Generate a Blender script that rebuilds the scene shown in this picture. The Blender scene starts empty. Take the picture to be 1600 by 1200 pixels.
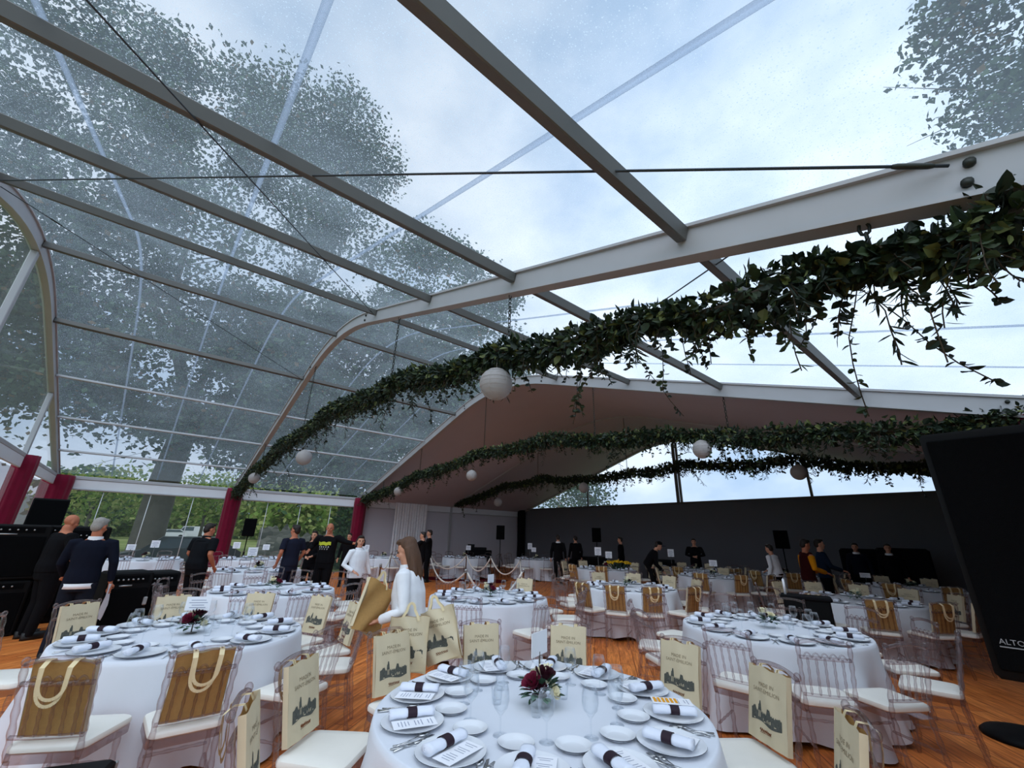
import bpy, math, random
from mathutils import Vector, Matrix, noise
PI = math.pi
R = math.radians
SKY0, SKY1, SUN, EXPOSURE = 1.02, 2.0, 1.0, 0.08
random.seed(11)
scene = bpy.context.scene
COL = scene.collection
HC = 1.65
# ------------------------------------------------------------------ camera frame (used for placing by measured sight lines)
YAW, PITCH, ROLL, FPX = R(50.0), R(20.254), R(1.512), 643.47
_f = Vector((-math.sin(YAW), math.cos(YAW), 0)); _r = Vector((math.cos(YAW), math.sin(YAW), 0)); _u = Vector((0, 0, 1))
FW = _f * math.cos(PITCH) + _u * math.sin(PITCH)
_u2 = _u * math.cos(PITCH) - _f * math.sin(PITCH)
RT = _r * math.cos(ROLL) + _u2 * math.sin(ROLL)
UP = _u2 * math.cos(ROLL) - _r * math.sin(ROLL)
EYE = Vector((0, 0, HC))
def ray(x, y): return FW * FPX + RT * (x - 800) - UP * (y - 600)
def at_z(x, y, z): d = ray(x, y); return EYE + d * ((z - HC) / d.z)
def at_X(x, y, X): d = ray(x, y); return EYE + d * (X / d.x)
def at_Y(x, y, Y): d = ray(x, y); return EYE + d * (Y / d.y)
def at_D(x, y, D): d = ray(x, y); return EYE + d * (D / math.hypot(d.x, d.y))
def pj(P):
    P = Vector(P) - EYE; d = P.dot(FW)
    if d < .05: return None
    return (800 + FPX * P.dot(RT) / d, 600 - FPX * P.dot(UP) / d)
def inview(P, m=60):
    q = pj(P)
    return q is not None and -m < q[0] < 1600 + m and -m < q[1] < 1200 + m
def s2l(c):
    c = c / 255.0
    return c / 12.92 if c <= .04045 else ((c + .055) / 1.055) ** 2.4
def rgb(r, g, b): return (s2l(r), s2l(g), s2l(b), 1)

# ------------------------------------------------------------------ materials
MATS = {}
def nodes(name):
    m = bpy.data.materials.new(name); m.use_nodes = True; MATS[name] = m
    nt = m.node_tree; nt.nodes.clear()
    out = nt.nodes.new('ShaderNodeOutputMaterial')
    return m, nt, out
def N(nt, t, **kw):
    n = nt.nodes.new(t)
    for k, v in kw.items():
        if k in n.inputs: n.inputs[k].default_value = v
        else: setattr(n, k, v)
    return n
def mat(name, col, rough=.6, metal=0., spec=.3, vary=0., vscale=8., bump=0., bscale=60., trans=0., sheen=0., stretch=None):
    m, nt, out = nodes(name)
    b = N(nt, 'ShaderNodeBsdfPrincipled')
    b.inputs['Base Color'].default_value = col; b.inputs['Roughness'].default_value = rough
    b.inputs['Metallic'].default_value = metal; b.inputs['Specular IOR Level'].default_value = spec
    if sheen: b.inputs['Sheen Weight'].default_value = sheen
    tc = N(nt, 'ShaderNodeTexCoord')
    vec = tc.outputs['Object']
    if stretch:
        mp = N(nt, 'ShaderNodeMapping'); mp.inputs['Scale'].default_value = stretch
        nt.links.new(vec, mp.inputs['Vector']); vec = mp.outputs['Vector']
    if vary:
        nz = N(nt, 'ShaderNodeTexNoise', Scale=vscale, Detail=4.0)
        nt.links.new(vec, nz.inputs['Vector'])
        mx = N(nt, 'ShaderNodeMix', data_type='RGBA')
        mx.inputs['A'].default_value = tuple(min(1, c * (1 - vary)) for c in col[:3]) + (1,)
        mx.inputs['B'].default_value = tuple(min(1, c * (1 + vary)) for c in col[:3]) + (1,)
        nt.links.new(nz.outputs['Fac'], mx.inputs['Factor'])
        nt.links.new(mx.outputs['Result'], b.inputs['Base Color'])
    if bump:
        nb = N(nt, 'ShaderNodeTexNoise', Scale=bscale, Detail=3.0)
        nt.links.new(vec, nb.inputs['Vector'])
        bp = N(nt, 'ShaderNodeBump', Strength=bump, Distance=.01)
        nt.links.new(nb.outputs['Fac'], bp.inputs['Height']); nt.links.new(bp.outputs['Normal'], b.inputs['Normal'])
    sh = b.outputs['BSDF']
    if trans:
        t = N(nt, 'ShaderNodeBsdfTranslucent'); t.inputs['Color'].default_value = col
        mx2 = N(nt, 'ShaderNodeMixShader', Fac=trans)
        nt.links.new(sh, mx2.inputs[1]); nt.links.new(t.outputs[0], mx2.inputs[2]); sh = mx2.outputs[0]
    nt.links.new(sh, out.inputs['Surface'])
    return m
def clear(name, tint, refl=.5, rough=.05, haze=0., hazecol=(.8, .85, .9, 1), drops=0., dscale=60., edge=None):
    """see-through plastic: straight transmission with a tint, a facing-angle reflection, and (for wet film) droplets that scatter"""
    m, nt, out = nodes(name)
    tr = N(nt, 'ShaderNodeBsdfTransparent'); tr.inputs['Color'].default_value = tint
    gl = N(nt, 'ShaderNodeBsdfGlossy', Roughness=rough); gl.inputs['Color'].default_value = (1, 1, 1, 1)
    lw = N(nt, 'ShaderNodeLayerWeight', Blend=.25)
    if edge:
        lw2 = N(nt, 'ShaderNodeLayerWeight', Blend=.55)
        cr = N(nt, 'ShaderNodeMix', data_type='RGBA')
        cr.inputs['A'].default_value = tint; cr.inputs['B'].default_value = edge
        nt.links.new(lw2.outputs['Facing'], cr.inputs['Factor']); nt.links.new(cr.outputs['Result'], tr.inputs['Color'])
    mm = N(nt, 'ShaderNodeMath', operation='MULTIPLY'); mm.inputs[1].default_value = refl
    nt.links.new(lw.outputs['Fresnel' if not edge else 'Facing'], mm.inputs[0])
    mx = N(nt, 'ShaderNodeMixShader'); nt.links.new(mm.outputs[0], mx.inputs[0])
    nt.links.new(tr.outputs[0], mx.inputs[1]); nt.links.new(gl.outputs[0], mx.inputs[2])
    sh = mx.outputs[0]
    if haze or drops:
        tl = N(nt, 'ShaderNodeBsdfTranslucent'); tl.inputs['Color'].default_value = hazecol
        mx2 = N(nt, 'ShaderNodeMixShader', Fac=haze)
        if drops:
            tc = N(nt, 'ShaderNodeTexCoord')
            vo = N(nt, 'ShaderNodeTexVoronoi', Scale=dscale); nt.links.new(tc.outputs['Object'], vo.inputs['Vector'])
            rp = N(nt, 'ShaderNodeMapRange'); rp.inputs['From Min'].default_value = .32; rp.inputs['From Max'].default_value = .18
            rp.inputs['To Min'].default_value = 0; rp.inputs['To Max'].default_value = 1
            nt.links.new(vo.outputs['Distance'], rp.inputs['Value'])
            sp = N(nt, 'ShaderNodeSeparateColor'); nt.links.new(vo.outputs['Color'], sp.inputs[0])
            ml = N(nt, 'ShaderNodeMath', operation='MULTIPLY'); nt.links.new(rp.outputs['Result'], ml.inputs[0]); nt.links.new(sp.outputs[0], ml.inputs[1])
            nz = N(nt, 'ShaderNodeTexNoise', Scale=.9, Detail=3.0); nt.links.new(tc.outputs['Object'], nz.inputs['Vector'])
            m3 = N(nt, 'ShaderNodeMath', operation='MULTIPLY'); nt.links.new(ml.outputs[0], m3.inputs[0]); m3.inputs[1].default_value = drops
            m4 = N(nt, 'ShaderNodeMath', operation='MULTIPLY_ADD'); nt.links.new(nz.outputs['Fac'], m4.inputs[0]); m4.inputs[1].default_value = haze * 1.6; m4.inputs[2].default_value = haze * .2
            ad = N(nt, 'ShaderNodeMath', operation='ADD', use_clamp=True); nt.links.new(m3.outputs[0], ad.inputs[0]); nt.links.new(m4.outputs[0], ad.inputs[1])
            nt.links.new(ad.outputs[0], mx2.inputs[0])
        nt.links.new(sh, mx2.inputs[1]); nt.links.new(tl.outputs[0], mx2.inputs[2]); sh = mx2.outputs[0]
    nt.links.new(sh, out.inputs['Surface'])
    return m

M_ALU = mat('aluminium', rgb(172, 174, 177), .55, .08, .4, vary=.08, vscale=3)
M_ALUD = mat('aluminium_grey', rgb(98, 98, 95), .5, .3, .4, vary=.1, vscale=4)
M_WHITE = mat('white_coated_metal', rgb(222, 226, 230), .45, 0, .4, vary=.05, vscale=2)
M_FABW = mat('white_lining_fabric', rgb(184, 180, 188), .9, 0, .1, vary=.05, vscale=1.2, trans=.02)
M_WALLL = mat('white_wall_fabric', rgb(198, 198, 206), .9, 0, .1, vary=.05, vscale=.8)
M_WALLB = mat('dark_grey_wall_fabric', rgb(104, 106, 112), .9, 0, .1, vary=.06, vscale=.6)
M_BURG = mat('burgundy_velvet', rgb(112, 14, 44), .85, 0, .1, vary=.25, vscale=6, sheen=.2)
M_CLOTH = mat('white_table_linen', rgb(222, 226, 234), .85, 0, .2, vary=.03, vscale=5, bump=.15, bscale=300)
M_CHINA = mat('white_china', rgb(228, 231, 236), .18, 0, .6)
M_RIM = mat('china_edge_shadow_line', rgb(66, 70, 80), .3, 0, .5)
M_NAP = mat('white_napkin_linen', rgb(228, 233, 245), .9, 0, .1, bump=.2, bscale=400)
M_BAND = mat('dark_plum_ribbon', rgb(40, 22, 34), .6, 0, .3)
M_PAPER = mat('white_paper', rgb(240, 241, 246), .8, 0, .2)
M_INK = mat('grey_ink', rgb(150, 156, 176), .8)
M_INKD = mat('dark_engraving_ink', rgb(84, 86, 80), .9, vary=.75, vscale=130)
M_INKT = mat('thin_grey_lettering', rgb(140, 124, 98), .9)
M_INKB = mat('brown_script', rgb(120, 72, 44), .9)
M_ORANGE = mat('orange_print', rgb(236, 164, 40), .8)
M_STEEL = mat('polished_cutlery', rgb(214, 214, 214), .16, 1., .5)
M_CUSH = mat('cream_seat_vinyl', rgb(240, 236, 226), .5, 0, .35, vary=.03, vscale=10)
M_ACRY = clear('clear_acrylic', (.93, .91, .92, 1), refl=.50, rough=.07, edge=(.60, .53, .55, 1), haze=.06, hazecol=(.98, .94, .94, 1))
M_GLASS = clear('drinking_glass', (.985, .99, .992, 1), refl=.4, rough=.02, edge=(.91, .93, .95, 1))
M_FILM = clear('wet_clear_roof_film', (.90, .94, .96, 1), refl=.25, rough=.12, haze=.18, hazecol=(.50, .60, .66, 1), drops=.85, dscale=75.)
M_SEAM = clear('welded_film_seam', (.86, .89, .93, 1), refl=.2, rough=.2, haze=.30, hazecol=(.52, .58, .66, 1))
M_WIN = clear('clear_wall_film', (.90, .93, .94, 1), refl=.5, rough=.08, haze=.10, hazecol=(.75, .85, .88, 1))
M_CANV = mat('cream_cotton_canvas', rgb(226, 212, 180), .95, 0, .05, vary=.06, vscale=12, bump=.25, bscale=500, trans=.15)
M_JUTE = mat('tan_jute_weave', rgb(186, 146, 92), .95, 0, .05, vary=.14, vscale=60, bump=.4, bscale=500, trans=.1)
M_STRAP = mat('cream_cotton_strap', rgb(232, 214, 172), .95, 0, .05)
M_LANT = mat('white_rice_paper', rgb(186, 182, 181), .9, 0, .1, trans=.2)
M_WIRE = mat('lantern_wire', rgb(190, 186, 182), .6)
M_BLACK = mat('black_plastic', rgb(9, 10, 12), .6, 0, .15, vary=.2, vscale=20)
M_GRILL = mat('black_speaker_grille', rgb(6, 7, 9), .8, 0, .08, bump=.5, bscale=350)
M_LOGO = mat('grey_badge', rgb(150, 152, 156), .4)
M_HANDLE = mat('worn_steel_handle', rgb(170, 172, 172), .35, .7, .5)
M_CABLE = mat('steel_cable', rgb(62, 68, 74), .5, .4, .4)
M_CHAIN = mat('dark_chain', rgb(48, 52, 48), .5, .4, .4)
M_LF = [mat('garland_leaf_dark', rgb(28, 42, 30), .5, 0, .3, vary=.35, vscale=9, trans=.05),
        mat('garland_leaf_green', rgb(48, 64, 38), .5, 0, .3, vary=.3, vscale=9, trans=.05),
        mat('garland_leaf_olive', rgb(100, 108, 62), .5, 0, .3, vary=.25, vscale=9, trans=.05)]
M_VINE = mat('vine_stem', rgb(58, 48, 34), .8)
M_TREEL = [mat('tree_leaf_deep', rgb(56, 76, 58), .7, 0, .15, trans=.2), mat('tree_leaf_mid', rgb(84, 106, 78), .7, 0, .15, trans=.25),
           mat('tree_leaf_rust', rgb(116, 96, 66), .7, 0, .15, trans=.25)]
M_BARK = mat('tree_bark', rgb(104, 100, 90), .95, 0, .1, vary=.35, vscale=2.5, bump=.6, bscale=8)
M_BUSH = [mat('bush_leaf_green', rgb(122, 148, 72), .8, 0, .1, trans=.35), mat('bush_leaf_yellow', rgb(164, 172, 104), .8, 0, .1, trans=.35),
          mat('hedge_leaf_dark', rgb(74, 100, 68), .8, 0, .1, trans=.3)]
M_SKIN = mat('skin', rgb(206, 150, 122), .55, 0, .3, vary=.06, vscale=20)
M_SKIN2 = mat('skin_ruddy', rgb(188, 118, 88), .55, 0, .3, vary=.08, vscale=20)
M_HAIRB = mat('dark_brown_hair', rgb(34, 26, 22), .55, 0, .4, vary=.3, vscale=40, bump=.4, bscale=120)
M_HAIRL = mat('long_chestnut_hair', rgb(84, 56, 36), .5, 0, .4, vary=.45, vscale=22, bump=.4, bscale=120, stretch=(3, 3, .4))
M_HAIRG = mat('grey_hair', rgb(150, 146, 140), .7, 0, .3, vary=.3, vscale=60)
M_EYE = mat('eye_dark', rgb(24, 18, 16), .3)
M_LIP = mat('lips', rgb(168, 84, 78), .5)
def fab(n, c, **k): return mat(n, rgb(*c), .9, 0, .1, vary=.15, vscale=9, bump=.3, bscale=24, **k)
M_BLK = fab('black_cotton', (17, 17, 20)); M_NAVY = fab('navy_knit', (19, 23, 36)); M_NAVYT = fab('navy_tshirt', (30, 33, 48))
M_GILET = fab('quilted_black_gilet', (20, 22, 26)); M_SHIRT = fab('white_blouse', (236, 238, 244)); M_JEAN = fab('dark_jeans', (26, 30, 40))
M_YEL = fab('mustard_sleeves', (214, 138, 20)); M_MAROON = fab('maroon_gilet', (52, 14, 16)); M_TEAL = fab('dark_blue_jacket', (24, 40, 60))
M_PRINTY = mat('yellow_shirt_print', rgb(196, 206, 60), .8); M_PRINTW = mat('white_shirt_print', rgb(190, 194, 190), .8)
M_SHOE = mat('black_leather', rgb(14, 14, 14), .4, 0, .4)
M_ROSE = mat('burgundy_petals', rgb(110, 18, 48), .6, 0, .3, vary=.3, vscale=30); M_ROSED = mat('dark_wine_petals', rgb(52, 10, 26), .6, vary=.3, vscale=30)
M_WROSE = mat('cream_petals', rgb(238, 230, 196), .6, 0, .3, vary=.06, vscale=30)
M_EUCA = mat('eucalyptus_leaf', rgb(112, 140, 126), .6, 0, .3, vary=.2, vscale=20); M_FOL = mat('dark_foliage', rgb(40, 66, 48), .55, 0, .3, vary=.3, vscale=20)
M_WOODB = mat('pale_wood_box', rgb(180, 172, 150), .7, vary=.1, vscale=12)
M_ROPE = mat('white_barrier_rope', rgb(226, 220, 212), .8, 0, .2, bump=.5, bscale=120)
M_CHROME = mat('dark_chrome_post', rgb(116, 112, 110), .25, .9, .5)
M_REDC = mat('red_carpet', rgb(92, 14, 26), .95, 0, .05, vary=.2, vscale=40)
M_STONE = None

def floor_material():
    m, nt, out = nodes('orange_plank_floor')
    b = N(nt, 'ShaderNodeBsdfPrincipled'); b.inputs['Roughness'].default_value = .52; b.inputs['Specular IOR Level'].default_value = .25
    tc = N(nt, 'ShaderNodeTexCoord')
    mp = N(nt, 'ShaderNodeMapping'); mp.inputs['Rotation'].default_value = (0, 0, R(52)); nt.links.new(tc.outputs['Object'], mp.inputs['Vector'])
    br = N(nt, 'ShaderNodeTexBrick'); br.offset = .5
    br.inputs['Scale'].default_value = 1.0; br.inputs['Brick Width'].default_value = 1.4; br.inputs['Row Height'].default_value = .19
    br.inputs['Mortar Size'].default_value = .004; br.inputs['Bias'].default_value = 0
    br.inputs['Color1'].default_value = rgb(238, 152, 80); br.inputs['Color2'].default_value = rgb(220, 130, 64); br.inputs['Mortar'].default_value = rgb(140, 68, 34)
    nt.links.new(mp.outputs['Vector'], br.inputs['Vector'])
    mp2 = N(nt, 'ShaderNodeMapping'); mp2.inputs['Scale'].default_value = (2.0, 22, 1); nt.links.new(mp.outputs['Vector'], mp2.inputs['Vector'])
    nz = N(nt, 'ShaderNodeTexNoise', Scale=1.0, Detail=6.0, Distortion=1.6); nt.links.new(mp2.outputs['Vector'], nz.inputs['Vector'])
    cr = N(nt, 'ShaderNodeValToRGB'); cr.color_ramp.elements[0].position = .32; cr.color_ramp.elements[1].position = .7
    cr.color_ramp.elements[0].color = (.55, .42, .35, 1); cr.color_ramp.elements[1].color = (1.18, 1.12, 1.05, 1)
    nt.links.new(nz.outputs['Fac'], cr.inputs['Fac'])
    mx = N(nt, 'ShaderNodeMix', data_type='RGBA', blend_type='MULTIPLY'); mx.inputs['Factor'].default_value = 1
    nt.links.new(br.outputs['Color'], mx.inputs['A']); nt.links.new(cr.outputs['Color'], mx.inputs['B'])
    nt.links.new(mx.outputs['Result'], b.inputs['Base Color'])
    bp = N(nt, 'ShaderNodeBump', Strength=.25, Distance=.004); nt.links.new(nz.outputs['Fac'], bp.inputs['Height']); nt.links.new(bp.outputs['Normal'], b.inputs['Normal'])
    nt.links.new(b.outputs[0], out.inputs['Surface'])
    return m
M_FLOOR = floor_material()
def grass_material():
    m, nt, out = nodes('meadow_grass')
    b = N(nt, 'ShaderNodeBsdfPrincipled'); b.inputs['Roughness'].default_value = .95; b.inputs['Specular IOR Level'].default_value = .05
    tc = N(nt, 'ShaderNodeTexCoord')
    nz = N(nt, 'ShaderNodeTexNoise', Scale=.12, Detail=8.0); nt.links.new(tc.outputs['Object'], nz.inputs['Vector'])
    cr = N(nt, 'ShaderNodeValToRGB'); e = cr.color_ramp.elements
    e[0].position = .35; e[0].color = rgb(96, 110, 58); e[1].position = .62; e[1].color = rgb(126, 134, 82)
    x = e.new(.75); x.color = rgb(146, 142, 108)
    nt.links.new(nz.outputs['Fac'], cr.inputs['Fac']); nt.links.new(cr.outputs['Color'], b.inputs['Base Color']); nt.links.new(b.outputs[0], out.inputs['Surface'])
    return m
M_GRASS = grass_material()
def stone_material():
    m, nt, out = nodes('rubble_stone')
    b = N(nt, 'ShaderNodeBsdfPrincipled'); b.inputs['Roughness'].default_value = .95
    tc = N(nt, 'ShaderNodeTexCoord'); mp = N(nt, 'ShaderNodeMapping'); mp.inputs['Scale'].default_value = (2.2, 2.2, 4.5); nt.links.new(tc.outputs['Object'], mp.inputs['Vector'])
    vo = N(nt, 'ShaderNodeTexVoronoi', Scale=1.3); nt.links.new(mp.outputs['Vector'], vo.inputs['Vector'])
    sp = N(nt, 'ShaderNodeSeparateColor'); nt.links.new(vo.outputs['Color'], sp.inputs[0])
    cr = N(nt, 'ShaderNodeValToRGB'); e = cr.color_ramp.elements; e[0].color = rgb(104, 108, 100); e[1].color = rgb(172, 170, 158)
    nt.links.new(sp.outputs[0], cr.inputs['Fac']); nt.links.new(cr.outputs['Color'], b.inputs['Base Color'])
    bp = N(nt, 'ShaderNodeBump', Strength=.8, Distance=.06); nt.links.new(vo.outputs['Distance'], bp.inputs['Height']); bp.invert = True; nt.links.new(bp.outputs['Normal'], b.inputs['Normal'])
    nt.links.new(b.outputs[0], out.inputs['Surface'])
    return m
M_STONE = stone_material()
M_HILL = mat('distant_wooded_hill', rgb(104, 118, 112), .95, 0, .05, vary=.2, vscale=.06)
M_CARW = mat('white_car_paint', rgb(226, 228, 230), .3, 0, .5); M_CARG = mat('dark_car_paint', rgb(46, 56, 58), .3, 0, .5); M_TYRE = mat('tyre_rubber', rgb(20, 20, 20), .8)
M_CARGL = mat('car_window', rgb(70, 84, 90), .1, 0, .6)

# ------------------------------------------------------------------ mesh helpers
CH = {}
class MB:
    def __init__(s): s.v = []; s.f = []; s.m = []; s.mi = 0
    def add(s, vs, fs):
        o = len(s.v); s.v.extend([tuple(p) for p in vs]); s.f.extend([tuple(i + o for i in f) for f in fs]); s.m.extend([s.mi] * len(fs))
    def box(s, c, size, mtx=None):
        cx, cy, cz = c; hx, hy, hz = size[0] / 2, size[1] / 2, size[2] / 2
        vs = [Vector((cx + a * hx, cy + b * hy, cz + d * hz)) for d in (-1, 1) for b in (-1, 1) for a in (-1, 1)]
        if mtx: vs = [mtx @ p for p in vs]
        s.add(vs, [(0, 2, 3, 1), (4, 5, 7, 6), (0, 1, 5, 4), (2, 6, 7, 3), (0, 4, 6, 2), (1, 3, 7, 5)])
    def rbox(s, c, size, b, mtx=None):
        """box with chamfered edges (all three axes)"""
        cx, cy, cz = c; hx, hy, hz = size[0] / 2, size[1] / 2, size[2] / 2
        rings = []
        for z, ins in ((-hz, b), (-hz + b, 0), (hz - b, 0), (hz, b)):
            x, y = hx - ins, hy - ins; k = b * .8
            rings.append([(-x + k, -y, z), (x - k, -y, z), (x, -y + k, z), (x, y - k, z), (x - k, y, z), (-x + k, y, z), (-x, y - k, z), (-x, -y + k, z)])
        vs = [Vector((p[0] + cx, p[1] + cy, p[2] + cz)) for r_ in rings for p in r_]
        if mtx: vs = [mtx @ p for p in vs]
        fs = [(i * 8 + j, i * 8 + (j + 1) % 8, (i + 1) * 8 + (j + 1) % 8, (i + 1) * 8 + j) for i in range(3) for j in range(8)]
        s.add(vs, fs + [tuple(range(7, -1, -1)), tuple(range(24, 32))])
    def tube(s, pts, rad, n=8, cap=True, flat=1.0):
        pts = [Vector(p) for p in pts]
        if not isinstance(rad, (list, tuple)): rad = [rad] * len(pts)
        vs = []; prev = None
        for i, p in enumerate(pts):
            d = (pts[min(i + 1, len(pts) - 1)] - pts[max(i - 1, 0)])
            d = d.normalized() if d.length > 1e-9 else Vector((0, 0, 1))
            if prev is None:
                a = Vector((0, 0, 1)) if abs(d.z) < .9 else Vector((1, 0, 0))
                x = d.cross(a).normalized()
            else:
                x = prev - d * prev.dot(d)
                x = x.normalized() if x.length > 1e-6 else d.orthogonal().normalized()
            prev = x; y = d.cross(x)
            for k in range(n):
                t = 2 * PI * k / n; vs.append(p + x * (math.cos(t) * rad[i]) + y * (math.sin(t) * rad[i] * flat))
        fs = [(i * n + k, i * n + (k + 1) % n, (i + 1) * n + (k + 1) % n, (i + 1) * n + k) for i in range(len(pts) - 1) for k in range(n)]
        if cap: fs += [tuple(range(n - 1, -1, -1)), tuple((len(pts) - 1) * n + k for k in range(n))]
        s.add(vs, fs)
    def lathe(s, prof, n=24, c=(0, 0, 0), mtx=None, cap=True):
        vs = []
        for r_, z in prof:
            for k in range(n):
                t = 2 * PI * k / n; p = Vector((c[0] + r_ * math.cos(t), c[1] + r_ * math.sin(t), c[2] + z)); vs.append(mtx @ p if mtx else p)
        fs = [(i * n + k, i * n + (k + 1) % n, (i + 1) * n + (k + 1) % n, (i + 1) * n + k) for i in range(len(prof) - 1) for k in range(n)]
        if cap and prof[0][0] > 1e-4: fs.append(tuple(range(n - 1, -1, -1)))
        if cap and prof[-1][0] > 1e-4: fs.append(tuple((len(prof) - 1) * n + k for k in range(n)))
        s.add(vs, fs)
    def loft(s, rings, cap=True):
        n = len(rings[0]); vs = [p for r_ in rings for p in r_]
        fs = [(i * n + k, i * n + (k + 1) % n, (i + 1) * n + (k + 1) % n, (i + 1) * n + k) for i in range(len(rings) - 1) for k in range(n)]
        if cap: fs += [tuple(range(n - 1, -1, -1)), tuple((len(rings) - 1) * n + k for k in range(n))]
        s.add(vs, fs)
    def ell(s, c, r_, mtx=None, n=12, m=8):
        if not isinstance(r_, (list, tuple)): r_ = (r_,) * 3
        vs = []
        for i in range(1, m):
            ph = PI * i / m
            for k in range(n):
                t = 2 * PI * k / n
                vs.append(Vector((r_[0] * math.sin(ph) * math.cos(t), r_[1] * math.sin(ph) * math.sin(t), -r_[2] * math.cos(ph))))
        vs += [Vector((0, 0, -r_[2])), Vector((0, 0, r_[2]))]
        c = Vector(c); vs = [(mtx @ p if mtx else p) + c for p in vs]
        fs = [(i * n + k, i * n + (k + 1) % n, (i + 1) * n + (k + 1) % n, (i + 1) * n + k) for i in range(m - 2) for k in range(n)]
        a, b = (m - 1) * n, (m - 1) * n + 1
        fs += [(a, (k + 1) % n, k) for k in range(n)] + [(b, (m - 2) * n + k, (m - 2) * n + (k + 1) % n) for k in range(n)]
        s.add(vs, fs)
    def quad(s, a, b, c, d): s.add([a, b, c, d], [(0, 1, 2, 3)])
    def prism(s, poly, d):
        """poly: list of points (one planar outline), d: extrusion vector"""
        d = Vector(d); n = len(poly); vs = [Vector(p) for p in poly] + [Vector(p) + d for p in poly]
        s.add(vs, [tuple(range(n - 1, -1, -1)), tuple(range(n, 2 * n))] + [(k, (k + 1) % n, n + (k + 1) % n, n + k) for k in range(n)])
    def mesh(s, name, mats, smooth=True):
        me = bpy.data.meshes.new(name); me.from_pydata(s.v, [], s.f)
        for m_ in (mats if isinstance(mats, (list, tuple)) else [mats]): me.materials.append(m_)
        if any(s.m): me.polygons.foreach_set('material_index', s.m)
        if smooth: me.polygons.foreach_set('use_smooth', [True] * len(s.f))
        me.update(); return me
    def build(s, name, mats, parent=None, smooth=True, flat_angle=None):
        o = bpy.data.objects.new(name, s.mesh(name, mats, smooth)); COL.objects.link(o)
        if flat_angle is not None and smooth:
            try: o.data.set_sharp_from_angle(angle=R(flat_angle))
            except Exception: pass
        if parent: setp(o, parent)
        return o
def setp(o, p): o.parent = p; CH.setdefault(p, []).append(o)
def copy_tree(o, parent=None):
    c = o.copy(); COL.objects.link(c)
    c.parent = None
    if parent: setp(c, parent)
    for ch in CH.get(o, []): copy_tree(ch, c)
    return c
def kill(o):
    for c in CH.get(o, []): kill(c)
    bpy.data.objects.remove(o)
def tag(o, label, cat, group=None, kind=None):
    o['label'] = label; o['category'] = cat
    if group: o['group'] = group
    elif 'group' in o: del o['group']
    if kind: o['kind'] = kind
    return o
def empty(name, loc=(0, 0, 0), rz=0):
    o = bpy.data.objects.new(name, None); COL.objects.link(o); o.empty_display_size = .1
    o.location = loc; o.rotation_euler = (0, 0, rz); return o
def struct(o): o['kind'] = 'structure'; return o
def remesh(mb, vox, smooth_it=2):
    """fuse overlapping closed pieces into one continuous skin"""
    me = mb.mesh('tmp', [M_SKIN]); t = bpy.data.objects.new('tmp', me); COL.objects.link(t)
    md = t.modifiers.new('r', 'REMESH'); md.mode = 'VOXEL'; md.voxel_size = vox
    if smooth_it:
        sm = t.modifiers.new('s', 'SMOOTH'); sm.iterations = smooth_it; sm.factor = .5
    dg = bpy.context.evaluated_depsgraph_get(); ev = t.evaluated_get(dg)
    out = bpy.data.meshes.new_from_object(ev, depsgraph=dg)
    bpy.data.objects.remove(t); bpy.data.meshes.remove(me)
    out.polygons.foreach_set('use_smooth', [True] * len(out.polygons))
    return out
def meshobj(name, me, m_, parent=None):
    me.materials.clear(); me.materials.append(m_)
    o = bpy.data.objects.new(name, me); COL.objects.link(o)
    if parent: setp(o, parent)
    return o
_txt = {}
def text_mesh(body, size, m_):
    k = (body, size)
    if k not in _txt:
        cu = bpy.data.curves.new('lettering', 'FONT'); cu.body = body; cu.size = size; cu.align_x = 'CENTER'; cu.align_y = 'CENTER'; cu.resolution_u = 2
        o = bpy.data.objects.new('lettering', cu); COL.objects.link(o)
        dg = bpy.context.evaluated_depsgraph_get(); me = bpy.data.meshes.new_from_object(o.evaluated_get(dg), depsgraph=dg)
        bpy.data.objects.remove(o); bpy.data.curves.remove(cu); _txt[k] = me
    return _txt[k]
def mb_text(mb, body, size, mtx):
    me = text_mesh(body, size, None)
    mb.add([mtx @ v.co for v in me.vertices], [tuple(p.vertices) for p in me.polygons])
#__PART2__
# ================================================================== the tent
YA, YB, YC, YD, YE = -2.42, 2.5, 7.5, 12.5, 17.65
XL, XR, XM = -19.74, .62, -9.5
def zroof(X):
    d = abs(X - XM)
    return 6.41 - .318 * d if d >= 2.1 else 6.41 - .318 * (d * d / 4.2 + 1.05)
def nroof(X):
    e = .02; t = Vector((2 * e, 0, zroof(X + e) - zroof(X - e))).normalized(); return Vector((-t.z, 0, t.x))
XS = [XL + (XM - 2.3 - XL) * i / 6 for i in range(7)] + [XM - 2.1 + 4.2 * i / 12 for i in range(13)] + [XM + 2.3 + (XR - XM - 2.3) * i / 6 for i in range(7)]
def sweep_roof(mb, Y, wy, a, b, xs=XS):
    rings = []
    for X in xs:
        p = Vector((X, Y, zroof(X))); n_ = nroof(X)
        rings.append([p + n_ * a + Vector((0, -wy, 0)), p + n_ * a + Vector((0, wy, 0)), p + n_ * b + Vector((0, wy, 0)), p + n_ * b + Vector((0, -wy, 0))])
    mb.loft(rings)
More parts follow.
